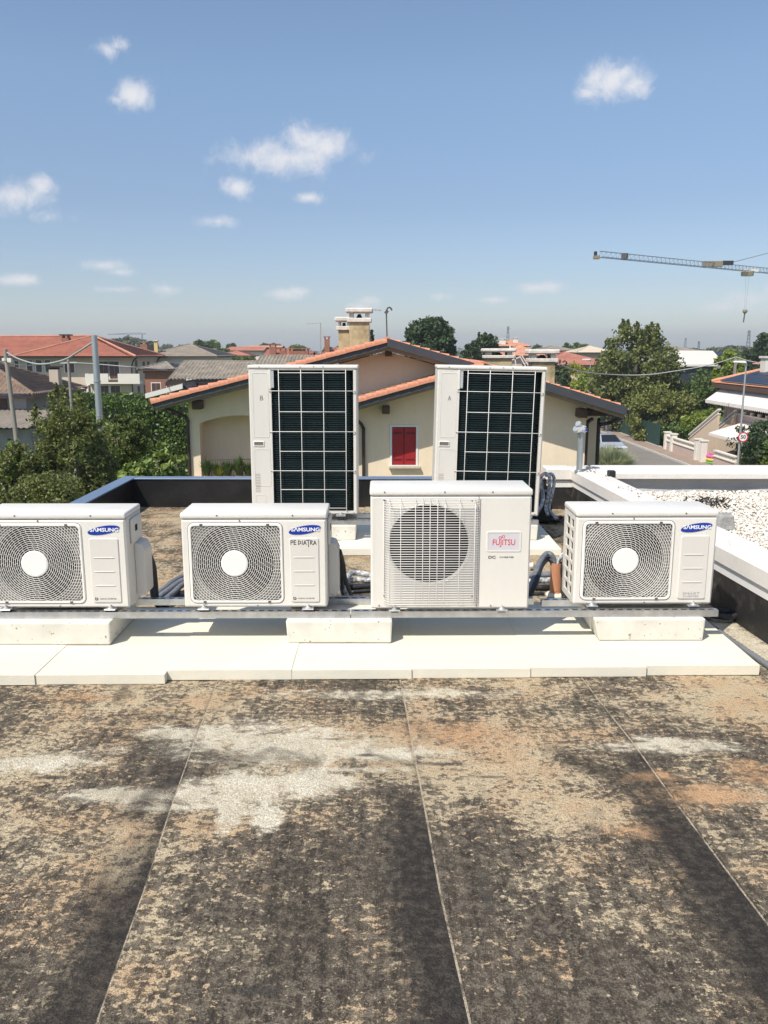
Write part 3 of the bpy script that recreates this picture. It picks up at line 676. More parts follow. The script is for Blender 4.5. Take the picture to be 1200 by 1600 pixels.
block(.50, .80, 6.72, 7.2, 'white concrete block under the left side of the right tall unit')
block(.92, 1.285, 6.72, 7.2, 'white concrete block under the right end of the far rails')
def rail(x0, x1, y0, z0, label, rot=0.0):
    t = tag(bpy.data.objects.new('mounting_rail', None), label, 'rail', 'galvanised slotted rails'); w = .041; h = .036; L = x1 - x0
    me = MB(); sl = .030; gap = .020; xs = [0]
    x = .015
    while x + sl < L - .01: xs += [x, x + sl]; x += sl + gap
    xs.append(L); ysl = [0, .012, .029, w]
    n = len(xs)
    for xx in xs:
        for yy in ysl: me.v.append((xx, yy, h))
    for i in range(n - 1):
        for j in range(3):
            if j == 1 and i % 2 == 1: continue
            me.f.append((i * 4 + j, (i + 1) * 4 + j, (i + 1) * 4 + j + 1, i * 4 + j + 1))
    tt = .003
    me.add([(0, 0, 0), (L, 0, 0), (L, 0, h), (0, 0, h)], [(0, 1, 2, 3)]); me.add([(0, w, 0), (L, w, 0), (L, w, h), (0, w, h)], [(1, 0, 3, 2)])
    me.add([(0, tt, 0), (L, tt, 0), (L, tt, h - tt), (0, tt, h - tt)], [(1, 0, 3, 2)]); me.add([(0, w - tt, 0), (L, w - tt, 0), (L, w - tt, h - tt), (0, w - tt, h - tt)], [(0, 1, 2, 3)])
    me.add([(0, 0, 0), (L, 0, 0), (L, .010, 0), (0, .010, 0)], [(0, 3, 2, 1)]); me.add([(0, w - .010, 0), (L, w - .010, 0), (L, w, 0), (0, w, 0)], [(0, 3, 2, 1)])
    me.add([(0, tt, .002), (L, tt, .002), (L, w - tt, .002), (0, w - tt, .002)], [(0, 3, 2, 1)])
    o = me.build('mounting_rail', 'zinc', recalc=False); bpy.data.objects.remove(t)
    o.location = (x0, y0, z0); o.rotation_euler = (0, 0, rot); return tag(o, label, 'rail', 'galvanised slotted rails')
ZR = .1855
rail(-2.35, -.185, 4.300, ZR, 'left half of the front galvanised rail under the two left units', .006)
rail(-.18, 1.835, 4.316, ZR, 'right half of the front galvanised rail under the red lettered unit', .010)
rail(-2.35, .86, 4.535, ZR, 'rear galvanised rail behind the left units', .006)
rail(.90, 1.72, 4.520, ZR, 'short rear galvanised rail starting beside the orange pipe', .010)
rail(-1.30, 1.29, 6.745, ZR, 'front galvanised rail under the two tall units')
rail(-1.30, 1.29, 7.03, ZR, 'rear galvanised rail under the two tall units')
for k, (x, y, lab) in enumerate(((-1.13, 4.295, 'small zinc cube clamp nut on the rail left of the handwritten unit'), (-.205, 4.30, 'small zinc clamp nut at the joint of the front rail'))):
    pass
# ================================================================== air conditioners
def disc(mb, cx, cz, r, y0, y1, n=20): return mb.lathe([(r, y1), (r, y0)], n, (cx, 0, cz), 'y')
def shroud(mb, rect, cx, cz, r, y, k=9):
    p = rrect_d(*rect, k, 12); n = len(p)
    q = [(cx + r * math.cos(math.atan2(z - cz, x - cx)), cz + r * math.sin(math.atan2(z - cz, x - cx))) for x, z in p]
    mb.add([(x, y, z) for x, z in p] + [(x, y, z) for x, z in q] + [(x, y + .012, z) for x, z in q], [(i, (i + 1) % n, n + (i + 1) % n, n + i) for i in range(n)] + [(n + i, n + (i + 1) % n, 2 * n + (i + 1) % n, 2 * n + i) for i in range(n)])
    return mb
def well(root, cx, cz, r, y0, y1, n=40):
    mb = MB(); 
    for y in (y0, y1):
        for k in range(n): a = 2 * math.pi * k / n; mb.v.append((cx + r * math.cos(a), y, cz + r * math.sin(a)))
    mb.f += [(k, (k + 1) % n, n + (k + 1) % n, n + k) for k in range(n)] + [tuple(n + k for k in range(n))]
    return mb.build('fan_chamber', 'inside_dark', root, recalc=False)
def strokes(mb, polys, ox, oz, sc, y, w):
    for pl in polys:
        for a, b in zip(pl, pl[1:]):
            p = V(ox + a[0] * sc, y, oz + a[1] * sc); q = V(ox + b[0] * sc, y, oz + b[1] * sc); d = (q - p).normalized(); nn = V(-d.z, 0, d.x) * w / 2; e = d * w * .4
            mb.add([p - e - nn, q + e - nn, q + e + nn, p - e + nn], [(0, 1, 2, 3)])
    return mb
def fan(root, cx, cz, r, y):
    mb = MB()
    for k in range(3):
        a0 = k * 2.094; N_ = 6; vs = []
        for i in range(N_ + 1):
            a = a0 + 1.35 * i / N_
            for rr_ in (.28, .65, .97): vs.append((cx + r * rr_ * math.cos(a + rr_ * .5), y + .05 * (i / N_), cz + r * rr_ * math.sin(a + rr_ * .5)))
        mb.add(vs, [(i * 3 + j, (i + 1) * 3 + j, (i + 1) * 3 + j + 1, i * 3 + j + 1) for i in range(N_) for j in range(2)])
    o = mb.build('fan', 'fan_dark', root, recalc=False); disc(MB(), cx, cz, r * .3, y - .01, y + .04).build('fan_boss', 'fan_dark', o); return o
def leftside(mb, y0, D, H, cols, rows, z0, z1, gap):
    ys = [y0]; 
    for a, b in cols: ys += [a, b]
    ys.append(D); hh = (z1 - z0 - gap * (rows - 1)) / rows; zs = [0]
    for i in range(rows): zs += [z0 + i * (hh + gap), z0 + i * (hh + gap) + hh]
    zs.append(H); n = len(zs); base = len(mb.v)
    for y in ys:
        for z in zs: mb.v.append((0, y, z))
    for i in range(len(ys) - 1):
        for j in range(n - 1):
            if i % 2 == 1 and j % 2 == 1: continue
            mb.f.append((base + i * n + j, base + i * n + j + 1, base + (i + 1) * n + j + 1, base + (i + 1) * n + j))
    for i in range(1, len(ys) - 1, 2):
        for j in range(1, n - 1, 2):
            a, b, c, d = ys[i], ys[i + 1], zs[j], zs[j + 1]
            mb.add([(0, a, c), (0, b, c), (0, b, d), (0, a, d), (.010, a, c), (.010, b, c), (.010, b, d), (.010, a, d)], [(0, 1, 5, 4), (1, 2, 6, 5), (2, 3, 7, 6), (3, 0, 4, 7)])
def ring_grille(cx, cz, r0, rect, step, wd, y0, y1):
    x0, x1, z0, z1 = rect; mb = MB(); i = 0; r = r0 + step
    inside = lambda x, z: x0 < x < x1 and z0 < z < z1
    rmax = math.hypot(max(cx - x0, x1 - cx), max(cz - z0, z1 - cz))
    while r < rmax:
        n = 96
        for k in range(n):
            a, b = 2 * math.pi * k / n, 2 * math.pi * (k + 1) / n; m_ = (a + b) / 2
            pts = [(cx + rr_ * math.cos(q), cz + rr_ * math.sin(q)) for rr_, q in ((r - wd / 2, a), (r + wd / 2, a), (r + wd / 2, b), (r - wd / 2, b))]
            if not all(inside(*p) for p in pts): continue
            mb.add([(x, y0, z) for x, z in pts] + [(x, y1, z) for x, z in pts], [(0, 1, 2, 3), (1, 5, 6, 2), (0, 3, 7, 4)])
        # staggered bridges between this ring and the next
        dense = r < .218
        nb = int(2 * math.pi * r / (.030 if dense else .019)); sw = .5 * (i % 2)
        for k in range(nb):
            a = 2 * math.pi * (k + sw) / nb + .35 * math.log(r / r0); q = V(math.cos(a), 0, math.sin(a)); s_ = V(-math.sin(a), 0, math.cos(a)) * (.0010 if dense else .0013)
            lean = s_ * 1.6
            c = V(cx, 0, cz); p0 = c + q * (r - step + wd / 2 - .0004) - lean; p1 = c + q * (r - wd / 2 + .0004) + lean
            if not (inside(p0.x, p0.z) and inside(p1.x, p1.z)): continue
            vs = [p0 - s_, p1 - s_, p1 + s_, p0 + s_]
            mb.add([(v.x, y0 + .0006, v.z) for v in vs], [(0, 1, 2, 3)])
        r += step * (1.0 if r < .215 else 1.18); i += 1
    return mb
def common_unit(root, Wd, H, D, lid, hole, feet_x, body='unit_white'):
    mb = MB()
    mb.add([(Wd, .03, 0), (Wd, D, 0), (Wd, D, H - lid), (Wd, .03, H - lid)], [(0, 1, 2, 3)])
    mb.add([(0, D, 0), (Wd, D, 0), (Wd, D, H - lid), (0, D, H - lid)], [(1, 0, 3, 2)])
    mb.add([(0, .03, 0), (Wd, .03, 0), (Wd, D, 0), (0, D, 0)], [(0, 3, 2, 1)])
    leftside(mb, .03, D, H - lid, ((.062, .126), (.150, .232)) if H < .6 else ((.06, .26),), 7, .035, H - lid - .03, .016)
    rring(mb, (0, Wd, 0, H - lid - .002, .010), hole, 0, .03, .010)
    mb.build('cabinet', body, root, recalc=False)
    MB().box(-.004, Wd + .004, -.004, D + .004, H - lid, H).build('lid', 'unit_lid', root, bevel=.011, seg=3, angle=50)
    MB().box(.016, .034, .035, D - .012, .02, H - lid - .01).build('heat_exchanger', 'fin_metal', root)
    for fx in feet_x:
        for fy in (-.004, D - .06):
            f = MB().box(fx - .032, fx + .032, fy - .022, fy + .05, -.010, -.002).build('foot', 'zinc', root, bevel=.003)
            mb = MB(); mb.lathe([(.017, -.002), (.017, .001), (.010, .001), (.010, .008), (.0045, .008), (.0045, .020)], 8, (fx, fy - .002, 0)); mb.build('bolt', 'steel_bright', f)
            MB().box(fx - .020, fx + .020, fy - .012, fy + .04, -.0175, -.010).build('rubber_pad', 'rubber_black', f)
def screws(root, pts):
    me = None
    for (x, z, *y) in pts:
        if me is None:
            o = disc(MB(), 0, 0, .0042, -.003, .001, 7).build('screw', 'screw', root); me = o.data
        else: o = link('screw', me, None, root)
        o.location = (x, y[0] if y else 0, z)
def samsung(label, loc, Wd=.78, rz=0.0, digital=True, hand=False):
    H = .528; D = .285; lid = .034; root = thing('air_conditioner', label, 'air conditioner', loc, rz, 'small outdoor units with round grilles')
    s = Wd / .78; gx0, gx1, gz0, gz1 = .034 * s, .548 * s, .022, .474; cx, cz = .281 * s, .248
    common_unit(root, Wd, H, D, lid, (gx0, gx1, gz0, gz1, .034), (.105 * s, .675 * s))
    rect = (gx0 - .003, gx1 + .003, gz0 - .003, gz1 + .003, .03)
    shroud(MB(), rect, cx, cz, .2145, .022).build('fan_shroud', 'shroud_grey', root, recalc=False)
    well(root, cx, cz, .2155, .031, .14)
    fan(root, cx, cz, .2, .06)
    mb = rring(MB(), (gx0 + .003, gx1 - .003, gz0 + .003, gz1 - .003, .032), (gx0 + .017, gx1 - .017, gz0 + .017, gz1 - .017, .020), -.006, .010, .005)
    fr = mb.build('grille_frame', 'grille_white', root, recalc=False)
    for x, z in ((gx0 + .075, gz1 - .011), (gx1 - .082, gz1 - .011), (gx0 + .08, gz0 + .011), (gx1 - .082, gz0 + .011)): MB().box(x - .008, x + .008, -.0075, -.003, z - .0055, z + .0055).build('clip', 'seam_dark', fr)
    global GR
    if Wd not in GR: GR[Wd] = ring_grille(cx, cz, .0715, (gx0 + .015, gx1 - .015, gz0 + .015, gz1 - .015), .0109, .0024, -.002, .002).build('round_grille', 'grille_white', root, recalc=False)
    else: link('round_grille', GR[Wd].data, None, root)
    root.children[-1]['kind'] = 'stuff'
    MB().lathe([(.073, .008), (.073, -.004), (.066, -.0075)], 40, (cx, 0, cz), 'y').build('grille_hub', 'hub_white', root)
    x0, x1 = .580 * s, .742 * s
    pn = rplate(MB(), x0, x1, .028, .392, .014, -.0065, .001, ch=.006).build('service_panel', 'unit_panel', root)
    for z in (.284, .206, .128): MB().box(x0 + .022, x1 - .030, -.0105, -.006, z - .0022, z + .0022).build('rib', 'unit_white', pn, bevel=.0015)
    em = MB(); n = 40; a = R(9.5); vs = []
    ex, ez = .664 * s, .434
    for k in range(n):
        q = 2 * math.pi * k / n; x, z = .0875 * s * math.cos(q), .0225 * math.sin(q); vs.append((ex + x * math.cos(a) - z * math.sin(a), ez + x * math.sin(a) + z * math.cos(a)))
    em.add([(x, .0005, z) for x, z in vs] + [(x, -.0025, z) for x, z in vs], [tuple(range(n, 2 * n))] + [(i, (i + 1) % n, n + (i + 1) % n, n + i) for i in range(n)])
    e = em.build('emblem', 'logo_blue', root)
    text('S\u039bMSUNG', .0285, 'logo_white', e, (ex + .004, -.0028, ez + .001), 'lettering', xs=1.18 * s, bold=.0006)
    if digital:
        mb = MB(); strokes(mb, [[(0, 1), (0, .2), (.25, 0), (.7, 0), (.95, .25), (.95, .6), (.7, .85), (.45, .8)]], x0 + .018, .046, .013, -.0069, .0045); mb.build('round_mark', 'ink', pn)
        text('DIGITAL INVERTER', .0098, 'ink_grey', pn, (x0 + .042, -.0068, .052), xs=1.08, align='LEFT')
    else:
        text('SMART', .020, 'ink_pale', pn, ((x0 + x1) / 2 - .004, -.0068, .062), xs=1.55, shear=.1); text('INVERTER', .014, 'ink_pale', pn, ((x0 + x1) / 2 - .004, -.0068, .046), xs=1.42, shear=.1)
    if hand:
        P = [[(0, 0), (.02, 1)], [(.0, .98), (.5, .9), (.5, .55), (.05, .5)], [(.75, .05), (.78, 1)], [(.78, .98), (1.2, .95)], [(.78, .5), (1.1, .5)], [(.75, .05), (1.2, .1)], [(1.75, .05), (1.72, .95), (2.2, .75), (2.25, .35), (1.75, .05)],
             [(2.6, .05), (2.62, .95)], [(2.9, .0), (3.2, .95), (3.5, .05)], [(3.0, .35), (3.4, .35)], [(3.5, 1.0), (4.3, 1.1)], [(3.95, 1.05), (4.0, -.5)], [(4.45, .05), (4.5, 1.0), (4.95, .85), (4.55, .5), (5.0, .0)], [(5.15, .0), (5.45, .9), (5.75, .05)], [(5.2, .35), (5.65, .35)]]
        strokes(MB(), P, x0 + .008, .353, .0238, -.0071, .0036).build('handwriting', 'ink', pn)
    # valve cover on the right flank
    c = [(0, .03), (.050, .03), (.058, .045), (.058, .285), (.040, .325), (.0, .335)]
    vc = MB().frus([V(Wd + x, .135, z) for x, z in c], [V(Wd + x, .275, z) for x, z in c]).build('valve_cover', 'unit_panel', root, bevel=.006, seg=2)
    MB().box(Wd + .0, Wd + .014, .075, .262, .335, .478).build('flank_panel', 'unit_panel', root, bevel=.005)
    MB().box(Wd + .0135, Wd + .0155, .13, .17, .40, .435).build('handle_recess', 'inside_dark', root)
    screws(root, [(.195 * s, H - .014, -.004), (.60 * s, H - .014, -.004), (.40 * s, .010), (.315 * s, .484)])
    return root
GR = {}
samsung('white air conditioner with round grille cut off by the left picture edge', (-2.168, 4.322, ZR + .055), rz=.004)
samsung('white air conditioner with a handwritten word under its blue logo', (-1.090, 4.330, ZR + .055), rz=.006, hand=True)
samsung('smallest white air conditioner at the right end, with side vent openings in view', (1.046, 4.385, ZR + .055), Wd=.770, rz=.012, digital=False)

def fujitsu(loc, rz=.008):
    Wd, H, D, lid = .862, .662, .30, .036; root = thing('air_conditioner', 'taller cream air conditioner with red lettering and a square wire fan guard', 'air conditioner', loc, rz)
    cx, cz, r = .314, .358, .222
    hole = (.02, .565, .03, H - lid - .012, .02)
    common_unit(root, Wd, H, D, lid, hole, (.13, .715))
    sh = shroud(MB(), (.02, .565, .03, H - lid - .012, .02), cx, cz, r, .0006, 12).build('front_panel', 'unit_white', root, recalc=False)
    mb = MB(); 
    n = 64; pf = [(r + .006, -.001), (r + .002, -.004), (r - .004, .002), (r - .008, .02)]
    for pr_, y in pf:
        for k in range(n): a = 2 * math.pi * k / n; mb.v.append((cx + pr_ * math.cos(a), y, cz + pr_ * math.sin(a)))
    mb.f += [(i * n + k, i * n + (k + 1) % n, (i + 1) * n + (k + 1) % n, (i + 1) * n + k) for i in range(3) for k in range(n)]
    mb.build('bell_mouth', 'unit_panel', root, smooth=True)
    well(root, cx, cz, .2235, .010, .18); fan(root, cx, cz, .215, .07)
    MB().box(.5765, .579, -.0008, .004, .006, H - lid - .004).build('panel_joint', 'seam_dark', root)
    gx0, gx1 = .072, .588; z0, z1 = .034, .608; n = 44
    gd = MB().tube([(gx0, 0, z0 + .06), (gx0, -.003, z0 + .06), (gx0, -.003, z1), (gx0, 0, z1)], .002, 5).build('fan_guard', 'wire_white', root, smooth=True)
    me = None
    for i in range(n):
        if me is None: w = MB().tube([(gx0, 0, 0), (gx0 + .030, -.034, 0), (gx1 - .030, -.034, 0), (gx1, 0, 0)], .0021, 5).build('wire', 'wire_white', gd, smooth=True); me = w.data
        else: w = link('wire', me, None, gd)
        w.location = (0, 0, z0 + (z1 - z0) * i / (n - 1))
    me = None
    for x in (.10, .161, .239, .279, .317, .357, .396, .475, .556):
        if me is None: w = MB().tube([(0, 0, z0 - .004), (0, -.036, z0 + .02), (0, -.036, z1 - .02), (0, 0, z1 + .004)], .0022, 5).build('upright_wire', 'wire_white', gd, smooth=True); me = w.data
        else: w = link('upright_wire', me, None, gd)
        w.location = (x, 0, 0)
    pl = rring(MB(), (.622, .812, .318, .434, .012), (.632, .802, .328, .424, .006), -.003, .002, .002).build('badge_frame', 'unit_white', root, recalc=False)
    rplate(MB(), .632, .802, .328, .424, .006, -.0012, .0).build('badge', 'plate_grey', pl)
    text('FUJITSU', .0455, 'logo_red', pl, (.717, -.0016, .370), xs=.80, bold=.0001)
    mb = MB(); pts = []
    for k in range(40):
        q = 2 * math.pi * k / 40; dn = 1 + math.sin(q) ** 2; X_ = .0165 * math.cos(q) / dn; Z_ = .020 * math.sin(q) * math.cos(q) / dn
        pts.append(V(.705 + X_ * .92 - Z_ * .35, -.0018, .400 + Z_ * .92 + X_ * .35))
    mb.tube(pts, .0014, 4, closed=True).build('loop_mark', 'logo_red', pl)
    text('DC', .021, 'ink', root, (.655, -.0006, .288), xs=1.35, bold=.0003); text('INVERTER', .011, 'ink', root, (.735, -.0006, .288), xs=1.6)
    screws(root, [(.075, H - .015, -.004), (.395, H - .015, -.004), (.65, H - .015, -.004), (.045, .018), (.655, .016), (gx0, z1 - .004, -.004), (gx1 - .05, z1 - .004, -.033), (gx0, .075, -.004), (gx1 - .04, .08, -.033)])
    return root
fujitsu((-.072, 4.322, ZR + .050))

def tower(label, loc, letter, lean=0.0):
    Wd, H, D = .88, 1.225, .33; root = thing('tall_condenser', label, 'air conditioner', loc, 0, 'tall outdoor units with dark coils'); root.rotation_euler = (0, lean, 0)
    ox0, ox1, oz0, oz1 = .182, .848, .024, 1.193
    mb = MB(); rring(mb, (0, Wd, 0, H - .028, .008), (ox0, ox1, oz0, oz1 - .004, .004), 0, .03, .010)
    mb.add([(Wd, .03, 0), (Wd, D, 0), (Wd, D, H - .028), (Wd, .03, H - .028)], [(0, 1, 2, 3)]); mb.add([(0, .03, 0), (0, D, 0), (0, D, H - .028), (0, .03, H - .028)], [(1, 0, 3, 2)])
    mb.add([(0, D, 0), (Wd, D, 0), (Wd, D, H - .028), (0, D, H - .028)], [(1, 0, 3, 2)]); mb.add([(0, .03, 0), (Wd, .03, 0), (Wd, D, 0), (0, D, 0)], [(0, 3, 2, 1)])
    mb.build('cabinet', 'tower_white', root, recalc=False)
    MB().box(-.006, Wd + .006, -.006, D + .004, H - .027, H).build('lid', 'unit_lid', root, bevel=.008, seg=2)
    # coil: finely ribbed tubes
    nt_ = 64; mb = MB(); xs = [ox0 - .01, .785, .82, ox1 + .01]; ys = [0, 0, .02, .05]
    for i in range(nt_ + 1):
        z = oz0 + (oz1 - oz0) * i / nt_
        for dz, dy in ((0, .014), (.0045, .004), (.0120, .004)):
            for x, yo in zip(xs, ys): mb.v.append((x, .020 + dy + yo, min(z + dz, oz1)))
    m_ = 3 * (nt_ + 1)
    mb.f += [(i * 4 + j, i * 4 + j + 1, (i + 1) * 4 + j + 1, (i + 1) * 4 + j) for i in range(m_ - 1) for j in range(3)]
    mb.build('coil', 'coil', root, recalc=False)['kind'] = 'stuff'
    gd = MB().tube([(.245, .002, oz0), (.245, -.012, oz0 + .01), (.245, -.012, H - .04), (.245, .002, H - .033)], .0031, 6).build('coil_guard', 'wire_white', root, smooth=True)
    for x in (.425, .607, .788):
        w = link('upright_wire', gd.data, None, gd); w.location = (x - .245, 0, 0)
    for z, a, b in ((1.165, .242, .79), (1.020, .168, .862), (.852, .242, .79), (.690, .168, .862), (.528, .242, .79), (.367, .168, .862), (.210, .242, .79), (.054, .242, .79)):
        w = MB().tube([(a, .0, z), (a + .004, -.014, z), (b - .004, -.014, z), (b, .0, z)], .0029, 6).build('cross_wire', 'wire_white', gd, smooth=True)
    for z0, z1, x1 in ((.640, 1.165, .160), (.235, .545, .165), (.05, .165, .118)):
        rring(MB(), (.030, x1, z0, z1, .012), (.034, x1 - .004, z0 + .004, z1 - .004, .009), -.0022, .002, .001).build('panel_outline', 'tower_white', root, recalc=False)
    h = rring(MB(), (.026, .116, .566, .612, .006), (.034, .108, .575, .603, .003), -.006, .004, .003).build('handle', 'unit_lid', root, recalc=False)
    MB().box(.034, .108, -.001, .001, .575, .603).build('recess', 'inside_grey', h)
    for k in range(12): MB().box(.034, .076, -.0008, .001, .186 + .0135 * k, .191 + .0135 * k).build('vent_slot', 'ink_pale', root)
    sb = MB().box(.164, .182, -.012, .002, 1.035, 1.19).build('sensor_bracket', 'unit_lid', root, bevel=.002)
    mb = MB()
    for k in range(16): mb.box(.184, .206, -.012 - .003 * (k % 2), -.004, 1.045 + .0085 * k, 1.0535 + .0085 * k)
    mb.build('sensor_block', 'steel_bright', sb)
    L = {'B': [[(0, 0), (.05, 1), (.5, .95), (.45, .55), (.05, .5), (.6, .45), (.6, .05), (0, 0)]], 'A': [[(0, 0), (.3, 1), (.6, 0)], [(.1, .35), (.55, .4)]]}[letter]
    strokes(MB(), L, .092, .945, .034, -.0006, .0042).build('handwriting', 'ink_grey', root)
    screws(root, [(.09, H - .013, -.006), (.42, H - .013, -.006), (.53, H - .010, -.006), (.605, H - .010, -.006), (Wd - .016, H - .022, -.006), (.170, 1.012), (Wd - .018, 1.012), (.170, .682), (Wd - .018, .682), (.170, .36), (Wd - .018, .36), (Wd - .03, .012)])
    for fx in (.12, .74):
        f = MB().box(fx - .04, fx + .04, -.02, .35, -.018, -.001).build('foot', 'zinc', root, bevel=.003); MB().lathe([(.013, 0), (.013, .008), (.006, .008), (.006, .02)], 8, (fx, -.008, -.001)).build('bolt', 'steel_bright', f)
    for fx in (.12, .74): MB().box(fx - .028, fx + .028, -.012, .34, -.050, -.0185).build('rubber_pad', 'rubber_black', root)
    return root
tower('tall white condenser with the letter B on its panel, left of the two', (-1.100, 6.765, ZR + .088), 'B', .002)
tower('tall white condenser with the letter A on its panel, right of the two', (.412, 6.775, ZR + .088), 'A', R(1.15))

# ================================================================== refrigerant pipes and conduits
def pipe(label, pts, r, m='pipe_black', n=9, name='insulated_pipe', bands=0, cat='pipe'):
    pts = smoothpath(pts, 7); o = MB().tube(pts, r, n).build(name, m, smooth=True, recalc=False); return tag(o, label, cat, 'insulated pipes behind the units')
def corr(label, pts, r, m='pipe_black', name='corrugated_hose'):
    pts = smoothpath(pts, 14); rr_ = [r * (1.0 if i % 2 else .84) for i in range(len(pts))]
    return tag(MB().tube(pts, rr_, 9).build(name, m, smooth=True, recalc=False), label, 'hose', 'insulated pipes behind the units')
u = [at(219, 858, 4.54), at(229, 866, 4.60), at(237, 885, 4.66), at(240, 910, 4.70)]
pipe('thick black pipe dropping from the leftmost unit', u + [on(246, 940, .05), on(275, 930, .04), on(320, 925, .04)], .026)
pipe('thin black cable dropping behind the leftmost unit', [at(222, 866, 4.56), at(231, 880, 4.64), at(236, 912, 4.70), on(244, 945, .03), on(262, 948, .03)], .012)
pipe('grey pipe rising farthest back behind the handwritten unit', [on(236, 938, .03), on(255, 921, .05), on(290, 899, .06), on(350, 890, .06), on(480, 890, .05)], .020, 'pipe_grey')
pipe('grey pipe in the middle of the bundle behind the handwritten unit', [on(240, 940, .06), on(262, 923, .08), on(292, 905, .09), on(350, 896, .07), on(480, 898, .05)], .020, 'pipe_grey')
pipe('grey pipe nearest in the bundle behind the handwritten unit', [on(250, 944, .05), on(270, 927, .07), on(294, 910, .08), on(350, 902, .06), on(480, 905, .05)], .019, 'pipe_grey')
pipe('black pipe lying under the grey bundle behind the handwritten unit', [on(255, 936, .02), on(300, 926, .02), on(380, 918, .02), on(480, 916, .02)], .022)
u = [at(528, 862, 4.56), at(533, 880, 4.64), at(537, 905, 4.70)]
pipe('thick black pipe dropping from the handwritten unit', u + [on(548, 936, .06), on(556, 945, .02)], .024)
corr('ribbed black hose dropping from the handwritten unit', [at(526, 870, 4.58), at(532, 890, 4.66), at(534, 915, 4.70), on(540, 944, .03)], .016)
pipe('bright steel braided pipe leaning between the handwritten and the red lettered unit', [at(533, 905, 4.72), at(540, 925, 4.76), on(551, 946, .02)], .012, 'pipe_tape')
pipe('silver taped pipe, upper run between the handwritten and the red lettered unit', [on(538, 912, .08), on(545, 899, .10), on(556, 895, .10), on(590, 899, .09), on(680, 902, .08)], .020, 'pipe_tape')
pipe('silver taped pipe, lower run between the handwritten and the red lettered unit', [on(542, 910, .06), on(556, 906, .06), on(590, 907, .06), on(680, 910, .06)], .020, 'pipe_tape')
pipe('black pipe under the silver taped runs', [on(545, 918, .025), on(590, 915, .025), on(680, 916, .025), on(860, 918, .025)], .022)
pipe('dark pipe lying on the roof below the silver taped runs', [on(548, 925, .015), on(600, 922, .015), on(700, 924, .015), on(850, 928, .015)], .012)
tp = on(868, 930, 0); tpo = thing('drain_pipe', 'orange plastic pipe standing upright between the red lettered and the rightmost unit', 'pipe', tp)
ht = (at(868, 879, tp.y).z)
MB().lathe([(.0400, 0), (.0405, ht), (.0375, ht), (.0375, ht - .08), (.002, ht - .08)], 28).build('tube', 'terracotta_pipe', tpo, angle=40)
MB().lathe([(.075, 0), (.06, .016), (.041, .022)], 20).build('mortar_collar', 'foam', tpo, smooth=True)
mb = MB(); mb.tube([(.012 * math.cos(a * .35) - .003, -.0415, .028 + .016 * math.sin(a * .35)) for a in range(14)], .0018, 4); mb.build('moulded_mark', 'terracotta_pipe', tpo)
yp = tp.y
pipe('black pipe arching from the red lettered unit into the orange pipe, outer one', [at(828, 925, 4.95), at(835, 902, 5.05), at(843, 880, 5.2), at(853, 866, yp), at(862, 868, yp), at(867, 884, yp), at(867, 905, yp)], .019, 'pipe_grey')
pipe('black pipe arching into the orange pipe, inner one', [at(826, 934, 4.9), at(838, 908, 5.0), at(846, 884, 5.2), at(855, 874, yp), at(862, 877, yp), at(865, 890, yp), at(865, 905, yp)], .017)
pipe('silver taped pipe leading from the orange pipe behind the rightmost unit', [at(870, 905, yp), at(871, 880, yp), at(876, 871, yp), at(884, 862, yp), at(896, 850, yp + .05)], .016, 'pipe_tape')
corr('ribbed black hose standing between the orange pipe and the rightmost unit', [at(892, 862, 5.3), at(884, 872, 5.3), at(880, 890, 5.3), at(880, 915, 5.35), on(882, 935, .02)], .020)
pipe('grey pipe lying behind the orange pipe', [on(826, 899, .07), on(848, 898, .07), on(890, 898, .07)], .022, 'pipe_grey')
pipe('silver taped pipe lying behind the orange pipe', [on(826, 909, .05), on(848, 907, .05), on(890, 907, .05)], .022, 'pipe_tape')
pipe('small white pipe stub behind the red lettered unit', [on(826, 884, .04), on(834, 883, .05)], .022, 'flash_white')
# bundle at the right tall unit
Yt = 7.55
pipe('silver taped pipe looping highest beside the right tall unit', [at(838, 800, 7.2), at(846, 790, Yt - .1), at(849, 775, Yt), at(845, 757, Yt), at(846, 744, Yt), at(853, 740, Yt), at(859, 748, Yt), at(857, 772, Yt), at(853, 792, Yt), at(856, 804, Yt - .1)], .016, 'pipe_tape')
pipe('silver taped pipe falling beside the right tall unit, nearest to the corner', [at(852, 743, Yt + .05), at(862, 741, Yt + .05), at(866, 752, Yt + .05), at(861, 778, Yt + .02), at(858, 796, Yt), at(866, 806, Yt - .15), at(870, 811, Yt - .2)], .016, 'pipe_tape')
pipe('grey pipe standing close to the flank of the right tall unit', [at(840, 752, Yt), at(846, 752, Yt), at(847, 768, Yt), at(846, 788, Yt - .05), at(838, 806, 7.3)], .014, 'pipe_grey')
pipe('black pipe lying flat beside the right tall unit, upper one', [on(834, 806, .06), on(852, 803, .06), on(868, 808, .05), on(872, 814, .04)], .020)
pipe('black pipe lying flat beside the right tall unit, lower one', [on(834, 814, .04), on(852, 812, .04), on(868, 812, .04), on(876, 808, .04)], .020)
tag(MB().box(1.40, 1.58, 7.62, 7.78, .02, .31).build('junction_box', 'rubber_black', bevel=.01), 'black junction box half hidden by the silver pipes beside the right tall unit', 'box')
